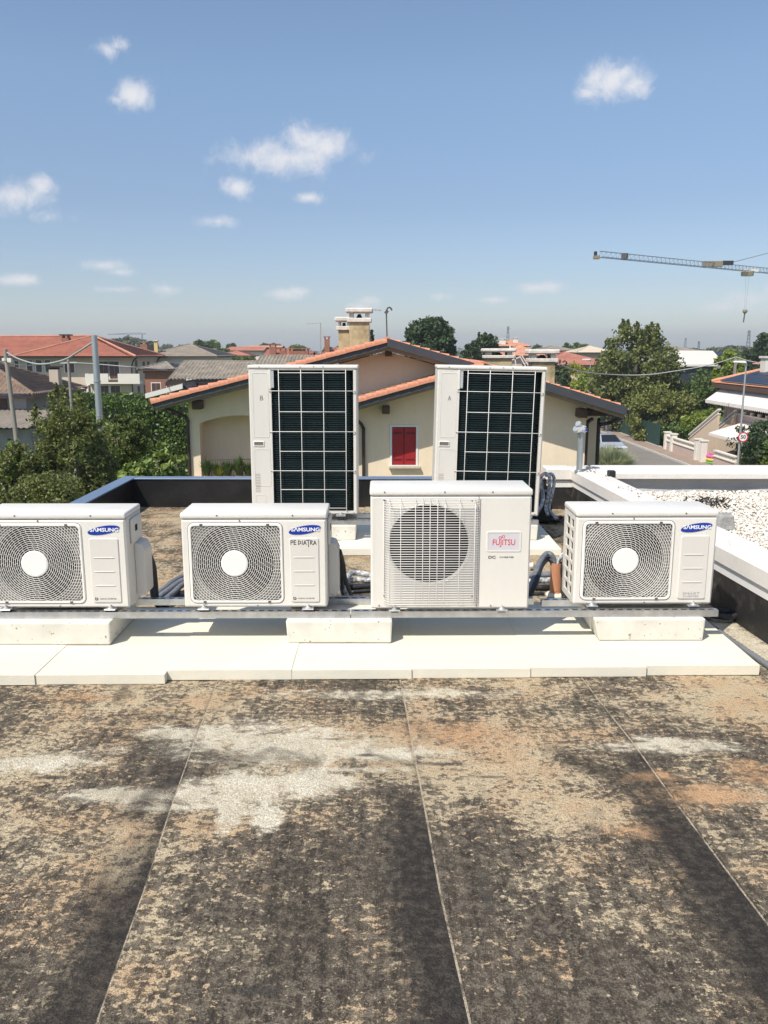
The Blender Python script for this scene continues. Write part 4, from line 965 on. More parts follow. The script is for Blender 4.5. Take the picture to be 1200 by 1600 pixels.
# conduit along the right-hand board and a coil of hose
corr('grey ribbed conduit running along the rightmost foam board', [on(1085, 962, .02), on(1120, 985, .02), on(1160, 1013, .02), on(1200, 1040, .02), on(1260, 1085, .02)], .019, 'conduit_grey', 'conduit')
cc = on(1131, 962, .03); pts = [V(cc.x + .085 * math.cos(a), cc.y + .06 * math.sin(a), .035 + .006 * (a / 6.28)) for a in np.linspace(0, 12.5, 40)]
tag(MB().tube(pts, .016, 8).build('coiled_hose', 'pipe_black', smooth=True, recalc=False), 'coil of black hose behind the right end of the front rail', 'hose')
# ================================================================== ground, street
G = ZG
def sheet(name, pts, z, m, kind='structure'): return tag(MB().poly(*[V(x, y, z) for x, y in pts]).build(name, m), kind=kind)
sheet('ground', [(-2400, -300), (2400, -300), (2400, 2900), (-2400, 2900)], G, 'grass_ground')
sheet('road', [(13.3, -20), (20.5, -20), (20.5, 110), (13.3, 110)], G + .006, 'asphalt')
tag(MB().box(20.5, 20.65, -20, 110, G, G + .13).build('kerb', 'kerb'), kind='structure')
tag(MB().box(20.65, 22.05, -20, 110, G, G + .125).build('pavement', 'paving'), kind='structure')
tag(MB().box(13.15, 13.3, -20, 110, G, G + .13).build('kerb', 'kerb'), kind='structure')
tag(MB().box(11.7, 13.15, -20, 110, G, G + .125).build('pavement', 'paving'), kind='structure')
sheet('yard', [(22.05, 40), (40, 40), (40, 66), (22.05, 66)], G + .03, 'paving')
sheet('lawn', [(-16, 8), (-6.2, 8), (-6.2, 30), (-16, 30)], G + .02, 'lawn_green')
sheet('garden_path', [(-11, 40), (-6, 40), (-6, 70), (-22, 70)], G + .015, 'sand_ground')

# ================================================================== generic far houses
def roof_part(root, surfs, m, soffits=()):
    v, f = join_surf(surfs); o = npmesh('roof', v, f, m, root)
    for s in soffits: s.build('eave_board', 'timber_dark', o)
    return o
def house(name, label, loc, w, d, eave, rise, kind='hip', wall='plaster_pale', tile='tile_red', over=.6, wins=(), side_wins=(), rz=0, pitch=.3, row=.45, chim=(), ridge_w=None, win_m='shutter_brown', spp=4):
    root = thing(name, label, 'house', loc, rz)
    MB().box(-w / 2, w / 2, 0, d, 0, eave + .05).build('wall', wall, root)
    x0, x1, y0, y1 = -w / 2 - over, w / 2 + over, -over, d + over; z = eave; zr = eave + rise; ym = (y0 + y1) / 2
    if kind == 'hip':
        rw = ridge_w if ridge_w is not None else max(w - d, .2); a, b = -rw / 2, rw / 2
        S = [tile_surface((x0, y0, z), (x1, y0, z), (a, ym, zr), (b, ym, zr), pitch, row, spp=spp), tile_surface((x1, y1, z), (x0, y1, z), (b, ym, zr), (a, ym, zr), pitch, row * 3, spp=2),
             tile_surface((x1, y0, z), (x1, y1, z), (b, ym, zr), (b, ym, zr), pitch, row, spp=spp), tile_surface((x0, y1, z), (x0, y0, z), (a, ym, zr), (a, ym, zr), pitch, row, spp=spp)]
        caps = [((x0, y0, z), (a, ym, zr)), ((x1, y0, z), (b, ym, zr)), ((x1, y1, z), (b, ym, zr)), ((a, ym, zr), (b, ym, zr))]
    elif kind == 'gable':                     # ridge along x
        S = [tile_surface((x0, y0, z), (x1, y0, z), (x0, ym, zr), (x1, ym, zr), pitch, row, spp=spp), tile_surface((x1, y1, z), (x0, y1, z), (x1, ym, zr), (x0, ym, zr), pitch, row * 3, spp=2)]
        caps = [((x0, ym, zr), (x1, ym, zr))]
        for sx_ in (-1, 1): MB().frus([V(sx_ * w / 2, 0, eave), V(sx_ * w / 2, d, eave), V(sx_ * w / 2, d / 2, zr - .12)], [V(sx_ * (w / 2 - .2), 0, eave), V(sx_ * (w / 2 - .2), d, eave), V(sx_ * (w / 2 - .2), d / 2, zr - .12)]).build('gable_wall', wall, root)
    else:                                     # gable facing the front, ridge along y
        S = [tile_surface((x0, y1, z), (x0, y0, z), (0, y1, zr), (0, y0, zr), pitch, row, spp=spp), tile_surface((x1, y0, z), (x1, y1, z), (0, y0, zr), (0, y1, zr), pitch, row, spp=spp)]
        caps = [((0, y0, zr), (0, y1, zr))]
        MB().frus([V(-w / 2, 0, eave), V(w / 2, 0, eave), V(0, 0, zr - .12)], [V(-w / 2, .2, eave), V(w / 2, .2, eave), V(0, .2, zr - .12)]).build('gable_wall', wall, root)
    r = roof_part(root, S, tile, [MB().box(x0 + .05, x1 - .05, y0 + .05, y1 - .05, z - .16, z - .02)])
    for a, b in caps: MB().tube([V(*a) + V(0, 0, .03), V(*b) + V(0, 0, .03)], .11, 6).build('ridge_tiles', tile, r)
    for (x, zz, ww, hh, *mm_) in wins:
        f = MB().box(x - ww / 2 - .08, x + ww / 2 + .08, -.03, .02, zz - .08, zz + hh + .08).build('window', 'frame_white' if not mm_ else mm_[0], root)
        MB().box(x - ww / 2, x - .02, -.06, -.031, zz, zz + hh).build('shutter', win_m, f); MB().box(x + .02, x + ww / 2, -.06, -.031, zz, zz + hh).build('shutter', win_m, f)
    for (y, zz, ww, hh) in side_wins:
        f = MB().box(w / 2 - .02, w / 2 + .03, y - ww / 2 - .08, y + ww / 2 + .08, zz - .08, zz + hh + .08).build('window', 'frame_white', root)
        MB().box(w / 2 + .031, w / 2 + .06, y - ww / 2, y + ww / 2, zz, zz + hh).build('shutter', win_m, f)
    for (x, y, z0, z1, cw, cd_, cm) in chim:
        c = MB().box(x - cw / 2, x + cw / 2, y - cd_ / 2, y + cd_ / 2, z0, z1).build('chimney', cm, root)
        for sx_ in (-1, 1): MB().box(x + sx_ * (cw / 2 - .06) - .06, x + sx_ * (cw / 2 - .06) + .06, y - cd_ / 2, y + cd_ / 2, z1 + .001, z1 + .25).build('post', cm, c)
        MB().box(x - cw / 2 - .12, x + cw / 2 + .12, y - cd_ / 2 - .12, y + cd_ / 2 + .12, z1 + .251, z1 + .36).build('cap', 'chimney_cap' if cm != 'brick_red' else tile, c)
    return root
def far_house(label, x0, x1, ye, yr, Y, d=10, **k):
    a, b = at(x0, ye, Y), at(x1, ye, Y); over = k.get('over', .6); k['over'] = over
    yr_ = Y + over + d / 2
    zr = at((x0 + x1) / 2, yr, yr_).z
    return house(k.pop('name', 'house'), label, ((a.x + b.x) / 2, Y + over, G), b.x - a.x - 2 * over, d, a.z - G, zr - a.z, **k)

# ================================================================== the cream gabled house
H = thing('gabled_house', 'cream house with shallow orange tiled gables, red shutters and an arched loggia', 'house', (0, 31, G))
YF, YW, YM, YB = 27.84, 29.0, 31.0, 29.80            # front verge, front wall, main wall, main verge
fl, fp, fr_ = at(470, 654, YF), at(756, 575, YF), at(978, 643, YF)     # front gable: barge top line
ml, mp_, mr_ = at(240, 631, YB), at(605, 536, YB), at(925, 626, YB)
def gable_block(l, p, r, yv, yw, yback, xl, xr, th=.26):
    # wall below the roof line
    def zline(x): return l.z + (p.z - l.z) * (x - l.x) / (p.x - l.x) if x < p.x else p.z + (r.z - p.z) * (x - p.x) / (r.x - p.x)
    return zline
zf = gable_block(fl, fp, fr_, YF, YW, 36, 0, 0); zm = gable_block(ml, mp_, mr_, YB, YM, 46, 0, 0)
xL, xR = at(560, 700, YW).x, at(914, 700, YW).x
xML, xMR = at(297, 700, YM).x, at(932, 700, YM).x
# main wall with arched loggia opening
ax0, ax1 = at(313, 700, YM).x, at(438, 700, YM).x; asp = at(313, 662, YM).z; aap = at(376, 649, YM).z; fz = at(313, 752, YM).z
arc = [(ax0 + (ax1 - ax0) * i / 14, asp + (aap - asp) * math.sin(math.pi * i / 14) ** .85) for i in range(15)]
mb = MB(); dp = .3
def wallpoly(pts): mb.frus([V(x, YM, z) for x, z in pts], [V(x, YM + dp, z) for x, z in pts])
wallpoly([(xML, G), (ax0, G), (ax0, asp), (xML, asp)])
wallpoly([(xML, asp), (ax0, asp)] + arc[1:8] + [(arc[7][0], zm(arc[7][0]) - .3), (xML, zm(xML) - .3)])
wallpoly([arc[7]] + arc[8:] + [(ax1, zm(ax1) - .3), (arc[7][0], zm(arc[7][0]) - .3)])
wallpoly([(ax0, G), (ax1, G), (ax1, fz), (ax0, fz)])
wallpoly([(ax1, G), (xMR, G), (xMR, zm(xMR) - .3), (mp_.x, mp_.z - .3), (ax1, zm(ax1) - .3)])
mb.build('main_wall', 'plaster_cream', H, world=True)
MB().box(xML, xML + .3, YM + dp, 46, G, zm(xML) - .35).build('side_wall', 'plaster_cream', H, world=True)
MB().box(xMR - .3, xMR, YM + dp, 46, G, zm(xMR) - .35).build('side_wall', 'plaster_cream', H, world=True)
MB().box(xML, xMR, 46, 46.3, G, zm(xML)).build('back_wall', 'plaster_cream', H, world=True)
lw = MB().box(ax0 - .1, ax1 + 1, YM + 1.0, YM + 1.1, fz, aap + .3).build('loggia_wall', 'plaster_cream', H, world=True)
MB().box(ax0 - .1, ax1 + .5, YM - .0 + dp, YM + 1.0, fz - .15, fz).build('loggia_floor', 'sill_stone', H, world=True)
MB().box(ax0 - .1, ax1 + .5, YM + dp + .001, YM + 1.0, aap + .05, aap + .15).build('loggia_ceiling', 'plaster_cream', H, world=True)
rl = MB().box(ax0 + .05, ax1 - .05, YM + .1, YM + .14, at(330, 719, YM).z, at(330, 719, YM).z + .04).build('railing', 'ink_grey', H, world=True)
nb = 34
for k in range(nb):
    x = ax0 + .1 + (ax1 - ax0 - .2) * k / (nb - 1); MB().box(x - .008, x + .008, YM + .11, YM + .13, fz, at(330, 719, YM).z).build('baluster', 'ink_grey', rl, world=True)
# front wall with window
wx0, wx1, wz0, wz1 = at(612.5, 700, YW).x, at(650, 700, YW).x, at(630, 726.5, YW).z, at(630, 667, YW).z
mb = MB()
def wp(pts): mb.frus([V(x, YW, z) for x, z in pts], [V(x, YW + .25, z) for x, z in pts])
wp([(xL, G), (wx0, G), (wx0, zf(wx0) - .25), (xL, zf(xL) - .25)]); wp([(wx0, G), (wx1, G), (wx1, wz0), (wx0, wz0)]); wp([(wx0, wz1), (wx1, wz1), (wx1, zf(wx1) - .25), (wx0, zf(wx0) - .25)])
wp([(wx1, G), (xR, G), (xR, zf(xR) - .25), (fp.x, fp.z - .25), (wx1, zf(wx1) - .25)])
mb.build('front_wall', 'plaster_cream', H, world=True)
MB().box(xR - .25, xR, YW + .25, YM, G, zf(xR) - .3).build('side_wall', 'plaster_cream', H, world=True)
MB().box(xL, xL + .25, YW + .25, YM, G, zf(xL) - .3).build('side_wall', 'plaster_cream', H, world=True)
wn = rring(MB(), (wx0 - .07, wx1 + .07, wz0 - .03, wz1 + .07, .002), (wx0, wx1, wz0, wz1, .002), YW - .03, YW + .1, .004).build('window', 'frame_white', H, world=True, recalc=False)
MB().box(wx0 - .12, wx1 + .14, YW - .16, YW + .12, wz0 - .10, wz0 - .032).build('sill', 'sill_stone', wn, world=True)
xm = (wx0 + wx1) / 2
for a, b in ((wx0 + .01, xm - .012), (xm + .012, wx1 - .01)):
    s_ = MB().box(a, b, YW + .02, YW + .06, wz0 + .01, wz1 - .02).build('shutter', 'shutter_red', wn, world=True)
MB().box(wx0, wx1, YW + .1, YW + .2, wz0, wz1).build('pane', 'window_dark', wn, world=True)
for a, b in ((wx0 + .06, xm - .08), (xm + .08, wx1 - .05)):
    for z in (wz0 + .19, wz1 - .22): MB().box(a, b, YW + .005, YW + .019, z - .018, z + .018).build('hinge_strap', 'ink', wn, world=True)
# roofs
def gable_roof(l, p, r, yv, yb, name, th=.20):
    S = [tile_surface((l.x, yb, l.z + .05), (l.x, yv, l.z + .05), (p.x, yb, p.z + .05), (p.x, yv, p.z + .05), .28, .40), tile_surface((r.x, yv, r.z + .05), (r.x, yb, r.z + .05), (p.x, yv, p.z + .05), (p.x, yb, p.z + .05), .28, .40)]
    v, f = join_surf(S); v = v - np.array(H.location); rf = npmesh('roof', v, f, 'tile_low_bounce', H)
    for a in (l, r):
        MB().slab([V(a.x, yv + .02, a.z - .04), V(p.x, yv + .02, p.z - .04), V(p.x, yb, p.z - .04), V(a.x, yb, a.z - .04)], (0, 0, -.07)).build('soffit', 'timber_soffit', rf, world=True)
        up_ = .10 if a.x < p.x else .165
        dn_ = .165 if a.x < p.x else .12
        MB().slab([V(a.x, yv - (0 if a.x < p.x else .12), a.z + up_), V(p.x, yv - (0 if a.x < p.x else .12), p.z + up_), V(p.x, yv - (0 if a.x < p.x else .12), p.z - dn_), V(a.x, yv - (0 if a.x < p.x else .12), a.z - dn_)], (0, .05, 0)).build('bargeboard', 'barge_grey', rf, world=True)
        MB().slab([V(a.x, yv + .2, a.z - .112), V(p.x, yv + .2, p.z - .112), V(p.x, yv + .2, p.z - .26), V(a.x, yv + .2, a.z - .26)], (0, .08, 0)).build('rafter', 'timber_soffit', rf, world=True)
        # verge tiles, one by one
        L = (V(a.x, 0, a.z) - V(p.x, 0, p.z)).length; nt_ = int(L / .36); d = (V(a.x, 0, a.z) - V(p.x, 0, p.z)) / L; up = V(-d.z, 0, d.x); up = up if up.z > 0 else -up
        me = None
        for i in range(nt_):
            if me is None:
                tb = MB(); n = 6
                for j, (s0, hh, rr_) in enumerate(((-.02, .03, .095), (.42, .065, .115))):
                    for k in range(n + 1):
                        q = math.pi * k / n; c = d * s0 + up * (hh + rr_ * math.sin(q) * 1.0) + V(0, -rr_ * math.cos(q), 0); tb.v.append(tuple(c))
                tb.f += [(k, k + 1, n + 2 + k, n + 1 + k) for k in range(n)]
                tb.add([d * .42 + up * .065 + V(0, -.115, 0), d * .42 + up * -.02 + V(0, -.115, 0), d * -.02 + up * -.02 + V(0, -.095, 0), d * -.02 + up * .03 + V(0, -.095, 0)], [(0, 1, 2, 3)])
                o = tb.build('verge_tile', 'tile_orange', rf, recalc=False); me = o.data
            else: o = link('verge_tile', me, None, rf)
            pos = V(p.x, yv + .03, p.z + .04) + d * (.36 * i + .02); o.location = pos - H.location + V(0, 0, .004 * math.sin(i * 2.7))
        gx = a.x + (.09 if a.x > p.x else -.09)
        MB().tube([V(gx, yv - .05, a.z - .02), V(gx, yb, a.z - .02)], .085, 8).build('gutter', 'gutter_brown', rf, world=True)
    MB().tube([V(p.x, yv, p.z + .10), V(p.x, yb, p.z + .10)], .13, 8).build('ridge_tiles', 'tile_orange', rf, world=True)
    return rf
rf1 = gable_roof(fl, fp, fr_, YF, 37, 'front'); rf2 = gable_roof(ml, mp_, mr_, YB, 46.4, 'main')
def beam(px, py, w, yw, yv):
    c = at(px, py, yw - .5); MB().box(c.x - w / 2, c.x + w / 2, yw - .55, yw + .1, c.z - w / 2, c.z + w / 2).build('purlin_end', 'timber_dark', H, world=True, bevel=.02)
beam(603, 641, .26, YW, YF); beam(607, 551, .26, YM, YB); beam(307, 633, .32, YM, YB); beam(911, 646, .30, YW, YF)
MB().box(xR + .05, xMR, YW + .6, YM, at(900, 652, YW).z, at(900, 652, YW).z + .2).build('purlin', 'timber_dark', H, world=True)
# downpipes
def dpipe(pts, r=.055): MB().tube(smoothpath(pts, 5), r, 8).build('downpipe', 'gutter_brown', H, world=True, smooth=True, recalc=False)
dpipe([at(545, 653, YW - .1), at(559, 658, YW - .1), at(567, 668, YW - .1), V(at(568, 690, YW - .1).x, YW - .1, at(568, 690, YW).z), V(at(568, 690, YW - .1).x, YW - .1, G + .1)], .06)
dpipe([at(257, 637, YM - .2), at(280, 646, YM - .1), at(293, 656, YM - .08), V(at(294, 680, YM - .08).x, YM - .08, at(294, 680, YM).z), V(at(294, 680, YM - .08).x, YM - .08, G + .1)], .06)
dpipe([at(975, 652, YW + .5), at(955, 660, YW + .3), at(938, 664, YW + 1.2), at(935, 674, YW + 1.2), V(at(935, 700, YW + 1.2).x, YW + 1.2, G + .1)], .07)
dpipe([at(925, 655, YW + .4), at(917, 662, YW + .1), V(at(916.5, 700, YW).x, YW + .1, at(916, 680, YW).z), V(at(916.5, 700, YW).x, YW + .1, G + .1)], .07)
def chimney(x0, x1, yt, ybot, Y, d, cap1, gap, cap2, px=.09, m='chimney_stained'):
    a, b = at(x0, ybot, Y), at(x1, ybot, Y); zt = at(x0, yt, Y).z; s1 = FPX / Y
    c = MB().box(a.x, b.x, Y, Y + d, a.z - .6, zt).build('chimney', m, H, world=True, bevel=.01)
    z = zt
    MB().box(a.x - px, b.x + px, Y - px, Y + d + px, z + .001, z + cap1).build('lower_cap', 'chimney_cap', c, world=True, bevel=.02); z += cap1
    w = (b.x - a.x) * .2
    for q in (a.x, b.x - w): MB().box(q, q + w, Y, Y + d, z + .001, z + gap).build('pier', 'chimney_cap', c, world=True)
    MB().frus([V(a.x + w * 1.7, Y + .1, z), V(b.x - w * 1.7, Y + .1, z), V(b.x - w * 1.7, Y + d - .1, z), V(a.x + w * 1.7, Y + d - .1, z)], [V((a.x + b.x) / 2 - .05, Y + .2, z + gap * .8), V((a.x + b.x) / 2 + .05, Y + .2, z + gap * .8), V((a.x + b.x) / 2 + .05, Y + d - .2, z + gap * .8), V((a.x + b.x) / 2 - .05, Y + d - .2, z + gap * .8)]).build('smoke_baffle', 'ink', c, world=True)
    z += gap; MB().box(a.x - px * 1.6, b.x + px * 1.6, Y - px * 1.6, Y + d + px * 1.6, z + .001, z + cap2).build('top_cap', 'chimney_cap', c, world=True, bevel=.04)
chimney(546, 577, 503.5, 545, 33, .6, .16, .20, .18); chimney(529, 546, 516, 548, 34, .6, .16, .18, .18)
chimney(759, 799, 560, 600, 32.5, .6, .12, .12, .14); chimney(829, 866, 566, 612, 31.2, .7, .14, .16, .17)
# plants on the loggia edge
def spiky(label, c, h, w, n, m, seed, blade=.02):
    rng = np.random.default_rng(seed); t = thing('spiky_shrub', label, 'shrub', c); vs = []; fs = []
    for k in range(n):
        a = rng.uniform(0, 6.283); q = rng.uniform(0, 1) ** .7; L = h * rng.uniform(.55, 1.05); tip = np.array([math.cos(a) * w * q, math.sin(a) * w * q, L * (1 - .35 * q * q)]); b = np.array([math.cos(a), math.sin(a), 0]) * rng.uniform(0, .25 * w)
        s = np.array([-math.sin(a), math.cos(a), 0]) * blade; mid = (b + tip) / 2 + np.array([0, 0, .12 * h * q]); i = len(vs)
        vs += [b - s * .5, b + s * .5, mid + s, mid - s, tip]; fs += [(i, i + 1, i + 2, i + 3), (i + 3, i + 2, i + 4, i + 4)]
    me = bpy.data.meshes.new('blades'); me.from_pydata([tuple(v) for v in vs], [], [tuple(dict.fromkeys(f)) for f in fs]); link('blades', me, m, t)
    MB().lathe([(w * .25, -.25), (w * .32, 0.02)], 10).build('pot', 'terracotta_pipe', t); return t
zl = at(340, 752, YM).z + .25
for i, (px, h, w, m, lab) in enumerate(((322, .95, .32, 'leaf_dark', 'dark spiky plant at the left end of the loggia railing'), (336, .75, .25, 'leaf_dark', 'small dark plant second from the left on the loggia'), (343, .55, .3, 'leaf_yellow', 'yellowish low plant on the loggia edge'), (355, .85, .35, 'leaf_dark', 'dark bushy plant in the middle of the loggia railing'), (373, 1.05, .38, 'leaf_dark', 'tallest dark spiky plant on the loggia'), (388, .75, .3, 'leaf_dark', 'dark plant on the loggia beside the left tall unit'))):
    spiky(lab, (at(px, 700, YM - .3).x, YM - .35, zl), h * .8, w * 1.15, 170, m, 40 + i, .022)
MB().box(ax0 - .6, ax1 + .6, YM - .75, YM - .001, zl - .4, zl - .25).build('balcony_slab', 'sill_stone', H, world=True)
# antennas on its roof
an_ = thing('tv_antenna', 'tall antenna mast with a curved hook top on the house ridge', 'antenna', at(605, 532, 32)); b0 = an_.location
MB().tube([at(605, 536, 32) - b0, at(603.5, 485, 32) - b0], .03, 6).build('mast', 'ink_grey', an_)
MB().tube([p - b0 for p in smoothpath([at(603.5, 487, 32), at(606, 481, 32), at(610, 481, 32), at(612.5, 485, 32)], 5)], .035, 6).build('hook', 'ink_grey', an_)
MB().bar(at(602, 486, 32) - b0, at(606, 489, 32) - b0, .14).build('joint_box', 'ink_grey', an_)
a2 = thing('tv_antenna', 'pale horizontal aerial behind the big chimney', 'antenna', at(578, 545, 36)); b0 = a2.location
MB().tube([at(578, 545, 36) - b0, at(576, 482, 36) - b0], .022, 5).build('mast', 'lamp_grey', a2); MB().bar(at(552, 482, 36) - b0, at(597, 485, 36) - b0, .03).build('boom', 'lamp_grey', a2)
for k in range(7):
    c = at(556 + 6.2 * k, 482.3 + .4 * k, 36) - b0; MB().bar(c + V(0, -.5, 0), c + V(0, .5, 0), .025).build('element', 'ink_grey' if k in (0, 3) else 'lamp_grey', a2)
a3 = thing('tv_antenna', 'thin antenna mast with a side aerial left of the chimneys', 'antenna', at(501, 575, 45)); b0 = a3.location
MB().tube([at(501, 575, 45) - b0, at(500.8, 505, 45) - b0], .03, 5).build('mast', 'ink_pale', a3); MB().bar(at(478, 506, 45) - b0, at(501, 505, 45) - b0, .035).build('boom', 'lamp_grey', a3)
a4 = thing('tv_antenna', 'cluttered white aerials between the two low chimneys', 'antenna', at(798, 575, 34)); b0 = a4.location
MB().tube([at(798, 580, 34) - b0, at(797, 540, 34) - b0], .035, 5).build('mast', 'crane_white', a4)
for k, (x0, y0, x1, y1) in enumerate(((786, 548, 808, 544), (788, 554, 806, 560), (790, 566, 812, 558), (792, 545, 790, 572), (803, 546, 806, 572), (812, 556, 822, 574), (815, 555, 826, 572))): MB().bar(at(x0, y0, 34) - b0, at(x1, y1, 34) - b0, .045).build('aerial_rod', 'crane_white', a4)
# ================================================================== left: houses
hl = at(206, 600, 105)                               # big two storey house
def wl(px, y0, y1, w=None):
    return (px, y0, y1)
HB = thing('two_storey_house', 'large two-storey house with bright red hipped roof and brown shutters at the left', 'house', (-44, 106, G))
xr = at(206, 580, 105).x; ez = at(100, 557, 105).z
MB().box(-64, xr, 105, 117, G, ez).build('wall', 'plaster_pale', HB, world=True)
o_ = .9; ap = V(at(146, 525, 111).x, 111, at(146, 525, 111).z); lp = V(at(41, 526, 111).x - .5, 111, at(41, 526, 111).z - .05)
e0, e1, e2, e3 = V(-68, 105 - o_, ez), V(xr + o_, 105 - o_, ez), V(xr + o_, 117 + o_, ez), V(-68, 117 + o_, ez); lq = V(-62, 111, lp.z)
S = [tile_surface(e0, e1, lq, ap, .32, .5), tile_surface(e1, e2, ap, ap, .32, .5), tile_surface(e2, e3, ap, lq, .32, 1.5, spp=2)]
v, f = join_surf(S); rfb = npmesh('roof', v - np.array(HB.location), f, 'tile_red', HB)
for a, b in ((e1, ap), (e2, ap), (lq, ap)): MB().tube([a + V(0, 0, .05), b + V(0, 0, .05)], .13, 6).build('ridge_tiles', 'tile_salmon', rfb, world=True)
wg0 = at(22, 553, 104); 
wa = V(at(141, 526, 109.6).x, 109.6, at(141, 526, 109.6).z)
v, f = join_surf([tile_surface(V(wg0.x, 103.4, ez + .02), V(xr + o_ - .6, 103.4, ez + .02), wa, wa, .32, .5), tile_surface(V(wg0.x, 112, ez + .02), V(wg0.x, 103.4, ez + .02), wa, wa, .32, .5), tile_surface(V(xr + o_ - .6, 103.4, ez + .02), V(xr + o_ - .6, 112, ez + .02), wa, wa, .32, .5)])
npmesh('wing_roof', v - np.array(HB.location), f, 'tile_red', HB)
MB().tube([V(wg0.x, 103.4, ez + .08), wa + V(0, 0, .06)], .13, 6).build('ridge_tiles', 'tile_salmon', rfb, world=True)
MB().box(-67.5, xr + o_ - .05, 103.5, 117.5, ez - .14, ez - .02).build('eave_board', 'gutter_brown', rfb, world=True)
for (p0, p1, y0, y1, m) in ((43, 49.5, 563, 581, 'window_dark'), (57, 64, 563, 581, 'window_dark'), (71.5, 78, 563, 581, 'window_dark'), (24, 28, 564, 579, 'shutter_brown'), (102, 115, 566, 582, 'shutter_brown'), (155, 168, 565, 583, 'shutter_brown'), (172, 185, 565, 591, 'shutter_brown'), (157, 169, 603, 621, 'shutter_brown'), (174, 187, 603, 621, 'shutter_brown'), (139, 141, 602, 621, 'shutter_brown')):
    a, b = at(p0, y1, 104.9), at(p1, y0, 104.9)
    w_ = MB().box(a.x - .14, b.x + .14, 104.93, 105.02, a.z - .05, b.z + .12).build('window', 'frame_white', HB, world=True)
    if m == 'window_dark': MB().box(a.x, b.x, 104.88, 104.929, a.z, b.z).build('pane', m, w_, world=True)
    else:
        mdl = (a.x + b.x) / 2
        for q0, q1 in ((a.x, mdl - .02), (mdl + .02, b.x)): MB().box(q0, q1, 104.88, 104.929, a.z, b.z).build('shutter', m, w_, world=True)
for yy, z0, z1 in ((107, 563, 590), (110.3, 565, 583), (112.5, 565, 583), (107.5, 603, 622), (110.3, 601, 619), (112.5, 600, 618)):
    MB().box(xr, xr + .05, yy - .45, yy + .45, at(207, z1, yy).z, at(207, z0, yy).z).build('window', 'shutter_brown', HB, world=True)
bx0, bx1 = at(133, 590, 103.6), at(218, 590, 103.6); zb, zt_ = at(150, 597, 103.6).z, at(150, 584, 103.6).z
bal = MB().box(bx0.x, at(169, 590, 103.6).x, 103.6, 103.75, zb, zt_).build('balcony', 'plaster_white', HB, world=True)
MB().box(at(184, 590, 103.6).x, bx1.x, 103.6, 103.75, zb, zt_).build('balcony_wall', 'plaster_white', bal, world=True)
MB().box(bx0.x, bx1.x, 103.6, 105, zb - .22, zb).build('balcony_floor', 'plaster_white', bal, world=True); MB().box(bx0.x, bx0.x + .15, 103.75, 105, zb, zt_).build('balcony_wall', 'plaster_white', bal, world=True)
MB().box(at(169, 590, 103.6).x, at(184, 590, 103.6).x, 103.62, 103.7, zb, zb + .25).build('balcony_wall', 'shutter_brown', bal, world=True)
c = at(103, 532, 108.5); ch = MB().box(c.x - .45, c.x + .45, 108.2, 109.1, c.z - .5, c.z + .35).build('chimney', 'brick_red', HB, world=True)
MB().box(c.x - .65, c.x + .65, 108, 109.3, c.z + .62, c.z + .78).build('cap', 'gutter_brown', ch, world=True); MB().box(c.x - .38, c.x - .25, 108.3, 109, c.z + .35, c.z + .62).build('post', 'brick_red', ch, world=True); MB().box(c.x + .25, c.x + .38, 108.3, 109, c.z + .35, c.z + .62).build('post', 'brick_red', ch, world=True)
for px_, yy in ((228, 104.6), (245, 116)):
    c = at(px_, 565, yy); MB().tube(smoothpath([V(xr + o_, yy, ez - .1), V(xr + .15, yy, ez - 1.2), V(xr + .12, yy, G + 1)], 4), .09, 6).build('downpipe', 'gutter_brown', HB, world=True)
# brown tiled house in front of it
HC = thing('brown_roofed_house', 'low house with mossy brown tiled hip roof and brick chimney behind the trees', 'house', (-27, 57, G))
ez = at(53, 618, 55).z; xe = at(53, 618, 55).x; apx = V(-28.6, 60, at(0, 567, 60).z + .15); lf = V(-40, 60, apx.z)
S = [tile_surface(V(-42, 55, ez), V(xe, 55, ez), lf, apx, .30, .42, .11, .07, sharp=True), tile_surface(V(xe, 55, ez), V(xe, 65, ez), apx, apx, .30, .42, .11, .07, sharp=True)]
v, f = join_surf(S); rfc = npmesh('roof', v - np.array(HC.location), f, 'tile_brown', HC)
for a, b in ((V(xe, 55, ez), apx), (V(xe, 65, ez), apx)): MB().tube([a + V(0, 0, .06), b + V(0, 0, .06)], .13, 6).build('ridge_tiles', 'tile_brown', rfc, world=True)
MB().box(-42, xe - .05, 55.05, 64.9, ez - .2, ez - .03).build('eave_board', 'gutter_brown', rfc, world=True)
MB().box(-42, xe - .9, 56, 64, G, ez - .1).build('wall', 'plaster_grey', HC, world=True)
c = at(88, 602, 61.5); ch = MB().box(c.x - .36, c.x + .30, 61.2, 61.9, c.z - .6, at(88, 577, 61.5).z).build('chimney', 'plaster_beige', HC, world=True); zt2 = at(88, 577, 61.5).z
MB().box(c.x - .45, c.x + .4, 61.1, 62, zt2 + .14, zt2 + .26).build('cap', 'gutter_brown', ch, world=True); MB().box(c.x - .3, c.x + .24, 61.3, 61.8, zt2, zt2 + .14).build('smoke_vent', 'ink', ch, world=True)
a, b = at(0, 655, 55.8), at(8, 622, 55.8); MB().box(a.x - 1, b.x, 55.9, 56.0, a.z, b.z).build('window', 'shutter_brown', HC, world=True)
a, b = at(14, 648, 55.8), at(39, 622, 55.8); MB().box(a.x, b.x, 55.95, 56.0, a.z, b.z).build('panel', 'upstand_grey', HC, world=True)
p0, p1, p2 = at(-20, 672, 50), at(45, 672, 50), at(58, 645, 54); v, f = tile_surface(V(-32, 50, p0.z), V(p1.x, 50, p0.z), V(-32, 55.9, p2.z), V(p1.x, 55.9, p2.z), .34, 6, amp=.14, sharp=True)
